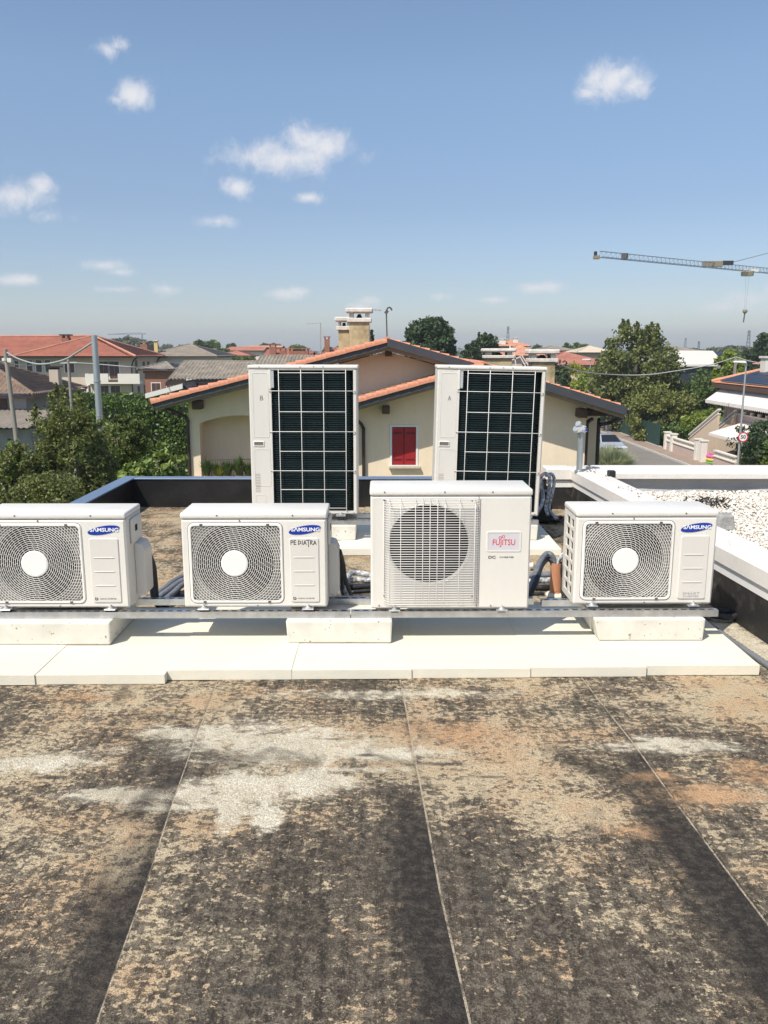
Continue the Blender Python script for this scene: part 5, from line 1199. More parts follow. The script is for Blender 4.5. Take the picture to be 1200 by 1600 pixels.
npmesh('porch_roof', v - np.array(HC.location), f, 'tile_greybrown', HC); MB().box(-32, p1.x - .3, 51, 55.9, G, p0.z - .05).build('porch_wall', 'plaster_grey', HC, world=True)
# long grey tiled roof behind the loggia
HD = thing('grey_roofed_house', 'long house with weathered grey tiled roof behind the loggia gable', 'house', (-7, 52, G))
e0, e1 = at(262, 596, 50), at(560, 596, 50); t0 = at(273, 565, 54.5); 
v, f = tile_surface(V(e0.x, 50, e0.z), V(at(392, 596, 50).x, 50, e0.z), V(e0.x, 54.5, t0.z), V(at(392, 596, 50).x, 54.5, t0.z), .225, .36, amp=.12, step=.07, sharp=True); v2, f2 = tile_surface(V(at(392, 596, 50).x, 50, e0.z + .35), V(-1, 50, e0.z + .35), V(at(392, 596, 50).x, 54.5, t0.z + .35), V(-1, 54.5, t0.z + .35), .225, .36, amp=.12, step=.07, sharp=True)
vv, ff = join_surf([(v, f), (v2, f2)]); rfd = npmesh('roof', vv - np.array(HD.location), ff, 'tile_grey', HD)
MB().slab([V(e0.x - .12, 49.9, e0.z - .05), V(e0.x - .12, 54.5, t0.z - .03), V(e0.x - .12, 54.5, t0.z - .25), V(e0.x - .12, 49.9, e0.z - .27)], (.1, 0, 0)).build('bargeboard', 'gutter_brown', rfd, world=True)
MB().box(e0.x, -1, 49.9, 50.02, e0.z - .22, e0.z - .02).build('gutter', 'gutter_brown', rfd, world=True)
MB().box(e0.x + .8, -1, 50.9, 58, G, e0.z).build('wall', 'plaster_grey', HD, world=True)
q0, q1 = at(233, 617, 47), at(289, 602, 47)
MB().slab([V(q0.x, 46.5, q0.z), V(q1.x, 46.5, q1.z), V(q1.x, 50.8, q1.z), V(q0.x, 50.8, q0.z)], (0, 0, .14)).build('lean_to_roof', 'tile_grey', HD, world=True)
MB().slab([V(q0.x - .05, 46.4, q0.z - .16), V(q1.x, 46.4, q1.z - .16), V(q1.x, 46.4, q1.z + .10), V(q0.x - .05, 46.4, q0.z + .10)], (0, .08, 0)).build('white_fascia', 'crane_white', HD, world=True)
MB().frus([V(q0.x + 1, 47, G), V(q1.x, 47, G), V(q1.x, 50.8, G), V(q0.x + 1, 50.8, G)], [V(q0.x + 1, 47, q0.z), V(q1.x, 47, q1.z), V(q1.x, 50.8, q1.z), V(q0.x + 1, 50.8, q0.z)]).build('lean_to_wall', 'plaster_grey', HD, world=True)
MB().tube(smoothpath([at(289, 604, 46.9), at(291, 608, 46.9), at(296, 614, 47), at(296, 640, 47)], 4), .06, 6).build('downpipe', 'gutter_brown', HD, world=True)
# farther houses
far_house('grey hipped house with white front wall and yellow chimney beyond the red roofed house', 215, 340, 557, 538, 118, 14, kind='hip', wall='plaster_white', tile='tile_greybrown', chim=((-3.5, 1.5, 7.2, 8.6, .5, .5, 'chimney_yellow'), (-5.2, 1.5, 7.2, 8.4, 1.0, .8, 'brick_red')), wins=((2.2, 4.2, 1, 1.4), (4.5, 4.2, 1, 1.4)))
far_house('small red brick house with grey roof between the big house and the grey roof', 214, 272, 577, 566, 88, 7, kind='hip', wall='brick_red', tile='tile_grey', wins=((-.2, 2.9, .9, 1.3), (1.3, 2.9, .7, 1.3)))
far_house('distant house with faded red roof left of the left tall unit', 352, 412, 548, 542.5, 185, 10, kind='gable', wall='plaster_white', tile='tile_pinkred', wins=((-1, 4.3, .9, 1.2), (2, 4.3, .9, 1.2)))
far_house('low distant house with dull red roof in front of the faded red one', 330, 392, 556, 549, 150, 9, kind='hip', wall='plaster_beige', tile='tile_pinkred')
far_house('distant house with two small brick chimneys above the left tall unit', 410, 452, 557, 547, 120, 9, kind='gable', wall='plaster_beige', tile='tile_red', chim=((-.6, 1, 6.6, 8.1, .9, .7, 'brick_red'), (.9, .6, 6.4, 7.5, .9, .7, 'brick_red')))
far_house('distant house with a wide white arcaded chimney hood above the left tall unit', 444, 486, 557, 550, 100, 8, kind='gable', wall='plaster_white', tile='tile_red', chim=((0, 1.2, 6.6, 7.5, 2.3, .8, 'brick_red'),))
far_house('red roofed house with slender brick chimney left of the cream chimneys', 482, 560, 560, 544.5, 98, 12, kind='hip', wall='plaster_beige', tile='tile_pinkred', chim=((-1.0, 3.5, 7.0, 8.9, .6, .6, 'brick_red'),))
far_house('far low house with red roof near the horizon left of the crane trees', 385, 440, 543, 540.5, 260, 10, kind='gable', wall='plaster_white', tile='tile_salmon', over=.4)
far_house('far house with salmon roof and white dormers right of the round dark tree', 776, 830, 541, 532, 150, 10, kind='hip', wall='plaster_pale', tile='tile_salmon', chim=((-1.8, 1.5, 8.2, 9.2, 1.1, .8, 'plaster_white'), (.8, 3, 8.6, 9.4, .8, .8, 'plaster_white')))
far_house('salmon hipped roof house just behind the low chimneys', 790, 852, 556, 540, 110, 12, kind='hip', wall='plaster_beige', tile='tile_salmon', ridge_w=.4)
far_house('far grey-brown roofed house right of the salmon roofs', 838, 905, 548, 541, 160, 11, kind='hip', wall='plaster_beige', tile='tile_greybrown')
far_house('red hipped roof house behind the green bushes and the near lamp', 838, 965, 571, 551, 100, 14, kind='hip', wall='plaster_pale', tile='tile_pinkred', wins=((1, 4.2, 1, 1.3),))
far_house('pale roofed far house left of the big tree', 900, 962, 551, 541, 150, 10, kind='hip', wall='plaster_beige', tile='sill_stone')
far_house('far brown roofed house peeping out right of the big tree', 1025, 1100, 549, 541, 165, 12, kind='hip', wall='plaster_beige', tile='tile_greybrown')
far_house('small yellow house with brown roof between the round tree and the right tall unit', 706, 725, 571, 565, 110, 5, kind='front', wall='plaster_cream', tile='tile_brown', over=.3, wins=((0, 3.2, .6, .9),))
far_house('far white house with brown roof behind the left trees', 300, 352, 551, 545, 230, 9, kind='gable', wall='plaster_white', tile='tile_brown')
# large pale roofed hall with dark metal side, and dark blue halls
w1 = thing('storage_hall', 'long hall with blank pale roof and dark blue metal side behind the trees', 'building', (at(1090, 560, 110).x, 115, G))
a, b, c, d = at(1040, 570, 110), at(1133, 569, 110), at(1114, 548, 122), at(1040, 547.5, 122)
MB().slab([a, b, c, d], (0, 0, -.25)).build('roof', 'roof_white', w1, world=True); zz = a.z - .25
MB().box(a.x, b.x - .8, 110.6, 126, G, zz).build('wall', 'roof_blue', w1, world=True)
for k in range(16):
    x = a.x + .6 * k + .3; MB().box(x - .03, x + .03, 110.54, 110.6, G, zz).build('sheet_seam', 'barge_grey', w1, world=True)
for (x0, x1, y0, y1, Y, lab) in ((1112, 1150, 568, 549.5, 150, 'dark blue metal roofed hall between the pale roof and the climbing tree'), (1150, 1203, 571, 552, 140, 'dark blue metal roofed hall at the right picture edge behind the lamp')):
    t = thing('dark_hall', lab, 'building', (at((x0 + x1) / 2, y0, Y).x, Y, G)); a, b = at(x0, y0, Y), at(x1 + 25, y0, Y); zt2 = at(x0, y1, Y + 12).z
    MB().slab([V(a.x, Y, a.z), V(b.x, Y, a.z), V(b.x, Y + 12, zt2), V(a.x, Y + 12, zt2)], (0, 0, -.2)).build('roof', 'roof_blue', t, world=True); MB().box(a.x + .3, b.x - .3, Y + .3, Y + 20, G, a.z - .2).build('wall', 'plaster_grey', t, world=True)
    n = int((b.x - a.x) / 1.5)
    for k in range(n): x = a.x + 1.5 * k + .5; MB().slab([V(x, Y, a.z + .02), V(x + .08, Y, a.z + .02), V(x + .08, Y + 12, zt2 + .02), V(x, Y + 12, zt2 + .02)], (0, 0, .06)).build('roof_seam', 'barge_grey', t, world=True)

# ================================================================== right: street house with awnings
HR = thing('street_house', 'house with orange roof, solar panels, cream awnings and outside stairs at the right', 'house', (27, 56, G))
ex, ezr = 24.8, at(1110, 598, 63.0).z
yl = 63.2
MB().box(25.8, 33, 46, yl - .8, G, ezr - .1).build('wall', 'plaster_pink', HR, world=True)
rx, rzr = 31, ezr + 1.75
v, f = join_surf([tile_surface(V(ex, yl, ezr), V(ex, 44, ezr), V(rx, yl - 2.5, rzr), V(rx, 44, rzr), .3, .42), tile_surface(V(36, yl, ezr), V(ex, yl, ezr), V(rx, yl - 2.5, rzr), V(rx, yl - 2.5, rzr), .3, .42)])
rr1 = npmesh('roof', v - np.array(HR.location), f, 'tile_orange', HR)
MB().tube([V(ex, yl, ezr + .1), V(rx, yl - 2.5, rzr + .1)], .16, 6).build('ridge_tiles', 'tile_salmon', rr1, world=True)
MB().box(ex + .02, 36, 44, yl - .05, ezr - .35, ezr - .02).build('eave_board', 'timber_dark', rr1, world=True)
t2, f2 = tile_surface(V(29.0, 66, ezr + 1.3), V(29.0, 46, ezr + 1.3), V(33, 64, ezr + 2.6), V(33, 46, ezr + 2.6), .3, .42); npmesh('upper_roof', t2 - np.array(HR.location), f2, 'tile_orange', HR)
MB().box(29.4, 36, 46, 65.5, G, ezr + 1.25).build('upper_wall', 'plaster_pink', HR, world=True)
c = at(1197, 572, 60); ch = MB().box(c.x - .2, c.x + .8, 59.7, 60.5, c.z - 1, c.z + .5).build('chimney', 'plaster_white', HR, world=True); MB().box(c.x - .3, c.x + .9, 59.6, 60.6, c.z + .55, c.z + .7).build('cap', 'chimney_cap', ch, world=True)
sl = (rzr - ezr) / (rx - ex)
for i in range(3):
    for j in range(15):
        y1_ = yl - 1.3 - 1.05 * j - .75 * i; x0_ = ex + .12 + 1.68 * i; za = ezr + sl * (x0_ - ex) + .16; zb_ = ezr + sl * (x0_ + 1.62 - ex) + .16
        if y1_ - 1 < 45: continue
        MB().slab([V(x0_, y1_, za), V(x0_, y1_ - 1.0, za), V(x0_ + 1.62, y1_ - 1.0, zb_), V(x0_ + 1.62, y1_, zb_)], (0, 0, .04)).build('solar_panel', 'solar', rr1, world=True)
for i in range(3):
    x0_ = ex + .12 + 1.68 * i; za = ezr + sl * (x0_ - ex) + .13; zb_ = ezr + sl * (x0_ + 1.62 - ex) + .13; ya_ = yl - 1.28 - .75 * i
    MB().slab([V(x0_ - .02, ya_, za), V(x0_ - .02, 45.5, za), V(x0_ + 1.64, 45.5, zb_), V(x0_ + 1.64, ya_, zb_)], (0, 0, .025)).build('panel_rack', 'panel_frame', rr1, world=True)
def awn(label, ya, yb, xa, za, xb, zb_, drop=.28):
    t = thing('awning', label, 'awning', (xa, (ya + yb) / 2, za), 0, 'cream awnings on the street house')
    MB().slab([V(xa, ya, za), V(xa, yb, za), V(xb, yb, zb_), V(xb, ya, zb_)], (0, 0, -.03)).build('canvas', 'awning', t, world=True)
    n = int((yb - ya) / .3); mb = MB()
    for k in range(n):
        y0_, y1_ = ya + (yb - ya) * k / n, ya + (yb - ya) * (k + 1) / n; ym_ = (y0_ + y1_) / 2
        mb.slab([V(xa - .02, y0_, za), V(xa - .02, y1_, za), V(xa - .02, y1_, za - drop * .7), V(xa - .02, ym_, za - drop), V(xa - .02, y0_, za - drop * .7)], (-.015, 0, 0))
    mb.build('scalloped_valance', 'awning', t, world=True)['kind'] = 'stuff'
    for y in (ya + .1, yb - .1): MB().bar(V(xa + .05, y, za - .08), V(xb, y, zb_ - .5), .05).build('arm', 'crane_white', t, world=True)
    return t
pA, pB = at(1103, 624, 62.6), at(1121, 608, 62.6)
awn('upper cream awning, left half, below the solar panels', 58.4, 62.6, pA.x, pA.z, pA.x + 1.35, pA.z + 1.0); awn('upper cream awning, right half, below the solar panels', 48, 58.3, pA.x, pA.z, pA.x + 1.35, pA.z + 1.0)
pC = at(1108, 676, 57.5); awn('lower cream awning over the yard entrance', 50.5, 57.5, pC.x, pC.z, pC.x + 2.4, pC.z + .75, .22)
zbal = at(1140, 648, 58.5)
bw = MB().box(25.0, 25.15, 47, 58.5, zbal.z - .95, zbal.z).build('balcony', 'plaster_pink', HR, world=True); MB().box(25.0, 25.8, 47, 58.5, zbal.z - 1.15, zbal.z - .951).build('balcony_floor', 'plaster_white', bw, world=True)
MB().box(24.95, 25.2, 47, 58.5, zbal.z + .001, zbal.z + .08).build('coping', 'plaster_white', bw, world=True)
MB().box(25.74, 25.8, 49, 58, zbal.z - .1, zbal.z + 1.15).build('balcony_windows', 'window_dark', HR, world=True)
for k in range(8): MB().lathe([(.14, 0), (.18, .2)], 8, (25.07, 49.5 + k * 1.15, zbal.z + .08)).build('flower_pot', 'sill_stone', bw, world=True)
s0, s1 = at(1070, 690, 63.8), at(1137, 647, 58.8)
st = thing('outside_stairs', 'sloping outside stairs with white capped balustrade on the street house', 'stairs', (24, 61, G))
z0s, z1s = G + .9, s1.z
for (xx, lab) in ((23.6, 'near'), (24.9, 'far')):
    MB().frus([V(xx, 63.8, G), V(xx + .15, 63.8, G), V(xx + .15, 58.6, G), V(xx, 58.6, G)], [V(xx, 63.8, z0s), V(xx + .15, 63.8, z0s), V(xx + .15, 58.6, z1s), V(xx, 58.6, z1s)]).build('stringer_wall', mat('plaster_peach' + lab, (.60, .47, .34), .9, var=.05), st, world=True)
    MB().slab([V(xx - .05, 63.85, z0s + .3), V(xx + .2, 63.85, z0s + .3), V(xx + .2, 58.55, z1s + .3), V(xx - .05, 58.55, z1s + .3)], (0, 0, .1)).build('handrail', 'plaster_white', st, world=True)
    MB().slab([V(xx - .05, 63.85, z0s), V(xx + .2, 63.85, z0s), V(xx + .2, 58.55, z1s), V(xx - .05, 58.55, z1s)], (0, 0, .07)).build('coping', 'plaster_white', st, world=True)
    for k in range(18):
        q = (k + .5) / 18; y = 63.8 - 5.2 * q; z = z0s + (z1s - z0s) * q; MB().box(xx + .04, xx + .11, y - .05, y + .05, z + .05, z + .34).build('baluster', 'plaster_white', st, world=True)
for k in range(13):
    q = k / 13; MB().box(23.75, 24.9, 63.8 - 5.2 * q - .4, 63.8 - 5.2 * q, G, G + .17 * (k + 1)).build('step', 'sill_stone', st, world=True)
# garden wall, pillars, gate opening
gw = thing('garden_wall', 'low pink garden wall with white pillars and balusters along the pavement', 'wall', (22, 58, G + .12))
def gp(px, Y): pass
def pillar(y, h=1.45, w=.42): 
    p = MB().box(22.0 - w / 2, 22.0 + w / 2, y - w / 2, y + w / 2, G + .1, G + h).build('pillar', 'plaster_white', gw, world=True, bevel=.02)
    MB().box(22.0 - w / 2 - .05, 22.0 + w / 2 + .05, y - w / 2 - .05, y + w / 2 + .05, G + h + .001, G + h + .08).build('cap', 'plaster_white', p, world=True)
for y in (64.0, 62.6, 57.6, 56.6): pillar(y, 1.55 if y < 58 else 1.4)
def wseg(y0, y1):
    o = MB().box(21.9, 22.1, y0, y1, G + .1, G + .78).build('wall_panel', 'plaster_pink', gw, world=True); MB().box(21.84, 22.16, y0, y1, G + .781, G + .85).build('coping', 'plaster_white', o, world=True)
    MB().box(21.86, 22.14, y0, y1, G + 1.12, G + 1.2).build('rail', 'plaster_white', o, world=True); n = int((y1 - y0) / .22)
    for k in range(n): y = y0 + (y1 - y0) * (k + .5) / n; MB().box(21.95, 22.05, y - .05, y + .05, G + .85, G + 1.12).build('baluster', 'plaster_white', o, world=True)
wseg(57.82, 62.38); wseg(51.2, 54.6); wseg(62.82, 63.78)
tg = thing('paddling_pool', 'rainbow ringed inflatable pool leaning in the yard entrance', 'pool', (22.75, 56.0, G + .03))
for k, m in enumerate(('pool_green', 'pool_yellow', 'pool_pink')):
    MB().tube([(.62 * math.cos(a), .62 * math.sin(a), .13 + .22 * k) for a in np.linspace(0, 2 * math.pi, 25)[:-1]], .125, 8, closed=True).build('ring', m, tg, smooth=True, recalc=False)
def bike(label, loc, rz):
    t = thing('bicycle', label, 'bicycle', loc, rz, 'bicycles under the lower awning')
    for x in (-.52, .52):
        w = MB().tube([(x + .33 * math.cos(a), 0, .34 + .33 * math.sin(a)) for a in np.linspace(0, 2 * math.pi, 21)[:-1]], .022, 5, closed=True).build('wheel', 'tyre', t)
        for k in range(6): a = k * 1.047; MB().bar((x, 0, .34), (x + .32 * math.cos(a), 0, .34 + .32 * math.sin(a)), .006).build('spoke', 'lamp_grey', w)
    mb = MB(); P = {'r': (-.52, 0, .34), 'b': (-.05, 0, .3), 's': (-.2, 0, .85), 'h': (.38, 0, .88), 'f': (.52, 0, .34)}
    for a, b in ('rb', 'rs', 'bs', 'sh', 'bh', 'hf'): mb.tube([P[a], P[b]], .02, 5)
    mb.build('frame', 'ink_grey', t); MB().box(-.32, -.08, -.07, .07, .88, .94).build('saddle', 'tyre', t); MB().bar((.38, -.28, 1.0), (.38, .28, 1.0), .03).build('handlebar', 'ink', t); return t
bike('dark bicycle standing under the lower awning, nearer the pool', (23.4, 54.6, G + .03), R(80)); bike('dark bicycle standing under the lower awning, nearer the hedge', (23.9, 53.8, G + .03), R(70))
# fence beside the pavement
gf = thing('mesh_fence', 'dark green screen fence along the pavement beyond the garden wall', 'fence', (22, 76, G))
for k in range(7): MB().tube([(22.05, 66 + 3 * k, G), (22.05, 66 + 3 * k, G + 1.95)], .05, 6).build('post', 'fence_green', gf, world=True)
for k in range(6): MB().box(22.03, 22.06, 66.06 + 3 * k, 68.94 + 3 * k, G + .15, G + 1.85).build('screen', 'fence_green', gf, world=True)
MB().box(21.93, 22.17, 65.5, 85, G, G + .15).build('plinth', 'kerb', gf, world=True)
wp_ = thing('gate_post', 'pale gate post where the green fence ends', 'post', (21.6, 79.5, G + .12)); MB().box(-.25, .25, -.25, .25, 0, 1.5).build('shaft', 'plaster_white', wp_); MB().frus([V(-.3, -.3, 1.501), V(.3, -.3, 1.501), V(.3, .3, 1.501), V(-.3, .3, 1.501)], [V(-.06, -.06, 2.0), V(.06, -.06, 2.0), V(.06, .06, 2.0), V(-.06, .06, 2.0)]).build('cap', 'plaster_white', wp_)
# street lamps and sign
def lamp(label, x, y, h, arm=-.9):
    t = thing('street_lamp', label, 'street lamp', (x, y, G + .1), 0, 'street lamps along the pavement')
    MB().tube([(0, 0, 0), (0, 0, h)], [.07, .045], 10).build('pole', 'lamp_grey', t); MB().tube([(0, 0, h - .05), (arm * .4, 0, h + .03)], .03, 6).build('arm', 'lamp_grey', t)
    MB().frus([V(0, -.17, h + .0), V(arm, -.13, h + .05), V(arm, .13, h + .05), V(0, .17, h + .0)], [V(-.1, -.12, h + .16), V(arm * .92, -.1, h + .15), V(arm * .92, .1, h + .15), V(-.1, .12, h + .16)]).build('lamp_head', 'crane_white', t, bevel=.03); return t
pL = at(1166, 568, 47.5); lamp('tall street lamp carrying the speed sign at the right', pL.x, 47.5, pL.z - G - .1, -.75)
pL2 = at(923, 563, 88); lamp('far street lamp above the eave of the cream house', pL2.x, 88, pL2.z - G - .1, -.9)
sg = at(1161, 683, 47.3); s = thing('speed_sign', 'round fifty sign with red border on the lamp post', 'sign', sg)
MB().lathe([(.29, .012), (.29, -.012)], 32, (0, 0, 0), 'y').build('plate', 'sign_red', s); MB().lathe([(.225, .0), (.225, -.016)], 32, (0, 0, 0), 'y').build('face', 'sign_white', s); text('50', .30, 'ink', s, (0, -.018, 0), bold=.008); MB().box(-.03, .03, .013, .2, -.05, .05).build('clamp', 'lamp_grey', s)
# silver car
def car(loc, rz):
    t = thing('parked_car', 'silver blue saloon car standing on the road behind the silvery shrub', 'car', loc, rz)     # local: front towards -y, origin under the middle
    prof = [(-2.15, .35), (-2.18, .62), (-2.05, .78), (-.95, .93), (-.90, .95), (1.55, 1.02), (2.1, .98), (2.2, .7), (2.18, .35)]
    secs = []
    for (y, z) in prof: secs.append((y, z))
    mb = MB(); n = len(secs)
    for (y, z) in secs:
        w = .86 if abs(y) < 2 else .74
        for (x, zz) in ((-w, .28), (-w - .02, .55 if z > .55 else z * .9), (-w * .93, z), (w * .93, z), (w + .02, .55 if z > .55 else z * .9), (w, .28)): mb.v.append((x, y, zz))
    for i in range(n - 1):
        for k in range(6): mb.f.append((i * 6 + k, i * 6 + (k + 1) % 6, (i + 1) * 6 + (k + 1) % 6, (i + 1) * 6 + k))
    mb.f += [tuple(range(5, -1, -1)), tuple((n - 1) * 6 + k for k in range(6))]
    mb.build('body', 'car_paint', t, angle=35)
    a = [V(-.80, -.98, .93), V(.80, -.98, .93), V(.78, 1.75, .99), V(-.78, 1.75, .99)]; b = [V(-.60, -.12, 1.42), V(.60, -.12, 1.42), V(.58, 1.0, 1.42), V(-.58, 1.0, 1.42)]
    MB().frus(a, b).build('cabin', 'car_paint', t, bevel=.04, seg=2, angle=50)
    def win(p, q, r, s_, off): 
        pts = [p, q, r, s_]; c = sum(pts, V(0, 0, 0)) / 4; MB().slab([c + (x - c) * .90 + Vector(off) * .016 for x in pts], Vector(off) * .012).build('window', 'car_glass', t)
    win(a[0], a[1], b[1], b[0], (0, -.5, .85)); win(a[0], b[0], b[3], a[3], (-.93, 0, .37)); win(a[1], b[1], b[2], a[2], (.93, 0, .37)); win(a[3], a[2], b[2], b[3], (0, .6, .8))
    MB().bar((-.83, .35, .97), (-.62, .35, 1.42), .06).build('door_pillar', 'car_paint', t)
    for sx_ in (-1, 1):
        MB().box(sx_ * .62 - .2, sx_ * .62 + .2, -2.17, -2.05, .60, .74).build('headlight', 'headlight', t, bevel=.03)
        m = MB().box(sx_ * .96 - .09, sx_ * .96 + .09, -.78, -.66, .93, 1.06).build('mirror', 'car_paint', t, bevel=.03)
        for y in (-1.4, 1.35):
            w = MB().lathe([(.31, -.1), (.31, .1)], 18, (sx_ * .78, y, .31), 'x').build('wheel', 'tyre', t); MB().lathe([(.20, -.115), (.20, .115)], 14, (sx_ * .78, y, .31), 'x').build('rim', 'lamp_grey', w)
    MB().box(-.42, .42, -2.195, -2.15, .52, .66).build('radiator_grille', 'ink', t); MB().box(-.26, .26, -2.21, -2.17, .40, .50).build('number_plate', 'sign_white', t)
    return t
cp = on(962, 714, G); car((cp.x - .1, cp.y + 2.2, G + .006), R(4))
# ================================================================== crane, masts, poles, cables
cr = thing('tower_crane', 'tower crane jib with trolley and hook reaching in from the right', 'crane', (120, 222, G))
j0, j1 = at(933, 402, 170), at(1200, 427, 206); j1.z = j0.z; dj = (j1 - j0).normalized(); j2 = j0 + dj * ((j1 - j0).length * 1.55); hh = 1.1
mb = MB(); sd_ = V(dj.y, -dj.x, 0) * .6; n = 66; L = (j2 - j0).length
jb = MB().bar(j0, j2, .12).build('jib_chord', 'crane_grey', cr, world=True)
MB().bar(j0 + sd_ * 2, j2 + sd_ * 2, .12).build('jib_chord', 'crane_grey', cr, world=True); MB().bar(j0 + sd_ + V(0, 0, hh), j2 + sd_ + V(0, 0, hh), .13).build('jib_chord', 'crane_grey', cr, world=True)
mb = MB()
for k in range(n):
    p = j0 + dj * (L * k / n); q = j0 + dj * (L * (k + .5) / n) + sd_ + V(0, 0, hh); r_ = j0 + dj * (L * (k + 1) / n); mb.bar(p, q, .06); mb.bar(q, r_, .06); mb.bar(p + sd_ * 2, q, .05)
mb.build('lattice', 'crane_grey', cr, world=True)['kind'] = 'stuff'
def onj(px): 
    for k in range(400):
        p = j0 + dj * (L * k / 400); x = 600 + FPX * p.x / (p.y * math.cos(PITCH) - (p.z - CAM_Z) * math.sin(PITCH))
        if x >= px: return p
    return j2
MB().box(j0.x - .6, j0.x + .5, j0.y - .5, j0.y + .9, j0.z - .3, j0.z + .3).build('tip_fitting', 'crane_yellow', cr, world=True); MB().box(j0.x - .6, j0.x - .1, j0.y - .3, j0.y + .3, j0.z + .3, j0.z + 1.1).build('tip_pulley', 'ink', cr, world=True)
p = onj(1168); MB().box(p.x - 1.2, p.x + 1.2, p.y - .6, p.y + .9, p.z - 1.0, p.z - .15).build('trolley', 'crane_yellow', cr, world=True); MB().box(p.x - 1.6, p.x + 2.2, p.y - .6, p.y + .9, p.z - .1, p.z + .55).build('trolley_platform', 'crane_white', cr, world=True)
hk = at(1164, 486, p.y)
for dx in (-.35, .35): MB().bar(V(p.x + dx, p.y, p.z - 1), V(hk.x + dx * .4, p.y, hk.z), .035).build('hoist_rope', 'ink_pale', cr, world=True)
MB().lathe([(.1, -.7), (.55, -.25), (.6, .1), (.3, .4)], 10, (hk.x, p.y, hk.z)).build('hook_block', 'crane_yellow', cr, world=True); MB().bar(V(hk.x, p.y, hk.z - .6), V(hk.x - .15, p.y, hk.z - 2.6), .22).build('hook_chain', 'ink_grey', cr, world=True)
q = onj(1112); MB().box(q.x - 2, q.x + 2.2, q.y - .5, q.y + .9, q.z + .3, q.z + 1.5).build('winch_box', 'crane_yellow', cr, world=True); MB().box(q.x + 2.3, q.x + 4.6, q.y - .4, q.y + .7, q.z + .7, q.z + 1.6).build('winch_motor', 'ink', cr, world=True)
qq = onj(975); MB().box(qq.x - .6, qq.x + .6, qq.y - .4, qq.y + .6, qq.z + .1, qq.z + 1.3).build('maintenance_box', 'ink_grey', cr, world=True)
apx_ = j0 + dj * (L * .86) + V(0, 0, 9); MB().bar(onj(1135) + V(0, 0, 1.3), apx_, .12).build('tie_rod', 'crane_yellow', cr, world=True)
mx = j0 + dj * (L * .86); 
for dx in (-.8, .8):
    for dy in (-.8, .8): MB().bar(V(mx.x + dx, mx.y + dy, G), V(mx.x + dx * .6, mx.y + dy * .6, apx_.z), .2).build('mast_leg', 'crane_yellow', cr, world=True)
c2 = thing('tower_crane', 'tiny far tower crane above the left tree line', 'crane', at(222, 545, 900)); b0 = c2.location
MB().bar(V(0, 0, -4), at(222, 521, 900) - b0, 1.4).build('mast', 'crane_grey', c2); MB().bar(at(168, 522.5, 900) - b0, at(228, 521.5, 900) - b0, .9).build('jib', 'crane_grey', c2); MB().bar(at(180, 521.5, 900) - b0, at(222, 519.5, 900) - b0, .35).build('tie_rod', 'crane_grey', c2)
def mast(label, px, y0, y1, Y, w):
    b = at(px, y1, Y); t = thing('lattice_mast', label, 'mast', (b.x, Y, G)); zt2 = at(px, y0, Y).z - G
    MB().bar((-w, 0, 0), (-w * .2, 0, zt2), w * .22).build('leg', 'crane_grey', t); MB().bar((w, 0, 0), (w * .2, 0, zt2), w * .22).build('leg', 'crane_grey', t); mb = MB(); n = 9
    for k in range(n):
        q0, q1 = k / n, (k + 1) / n; mb.bar((-w * (1 - .8 * q0), 0, zt2 * q0), (w * (1 - .8 * q1), 0, zt2 * q1), w * .14); mb.bar((w * (1 - .8 * q0), 0, zt2 * q0), (-w * (1 - .8 * q1), 0, zt2 * q1), w * .14)
    mb.build('lattice', 'crane_grey', t)['kind'] = 'stuff'; MB().box(-w * .4, w * .4, -w * .3, w * .3, zt2 * .90, zt2 * .985).build('aerial_ring', 'crane_grey', t); return t
mast('slim lattice mast above the salmon roofs', 793, 510, 545, 420, 1.3); mast('lattice mast under the crane hook', 1168, 516, 550, 500, 1.8); mast('faint lattice mast left of the crane hook', 1070, 528, 550, 700, 1.6); mast('white pole cluster behind the pale hall', 1091, 533, 550, 260, .7)
def upole(label, px, ytop, Y, r0, r1, m, name='utility_pole', lean=0):
    a = at(px, ytop, Y); t = thing(name, label, 'pole', (a.x + lean, Y, G)); h = a.z - G
    MB().tube([(0, 0, 0), (-lean * .5, 0, h / 2), (-lean, 0, h)], [r0, (r0 + r1) / 2, r1], 14).build('shaft', m, t, angle=50); return t, a
gpole, g0 = upole('tall tapered galvanised steel pole among the left trees', 147, 524, 22, .115, .078, 'galvanised', 'steel_pole')
for z in (g0.z - G - 2.1, g0.z - G - 1.2): MB().lathe([(.10, 0), (.10, .02)], 12, (0, 0, z)).build('steel_band', 'zinc', gpole)
wpole, w0 = upole('old wooden pole at the left picture edge', 8, 546, 30, .10, .075, 'wood_pole', lean=.3)
MB().box(-.42, -.1, -.06, .06, w0.z - G - .45, w0.z - G - .3).build('insulator', 'crane_white', wpole)
wpole2, w2 = upole('thinner wooden pole behind the brown roofed house chimney', 106.5, 560, 50, .11, .085, 'wood_pole'); MB().bar((-.5, 0, w2.z - G - .25), (.5, 0, w2.z - G - .25), .08).build('crossarm', 'crane_white', wpole2)
def cable(label, pts, r=.02, m='cable'): return tag(MB().tube(smoothpath(pts, 8), r, 5).build('overhead_cable', m, smooth=True, recalc=False), label, 'cable', 'overhead cables')
cable('thick sagging cable from the wooden pole to the steel pole', [w0 + V(.05, 0, -.1), at(30, 561, 28.5), at(62, 569, 27), at(98, 563, 25), at(125, 548, 23.5), g0 + V(0, 0, -.15)], .028)
cable('thin cable from the old wooden pole to the thinner one', [w0 + V(.05, 0, -.5), at(45, 571, 38), at(85, 567, 45), w2 + V(0, 0, -.2)], .025)
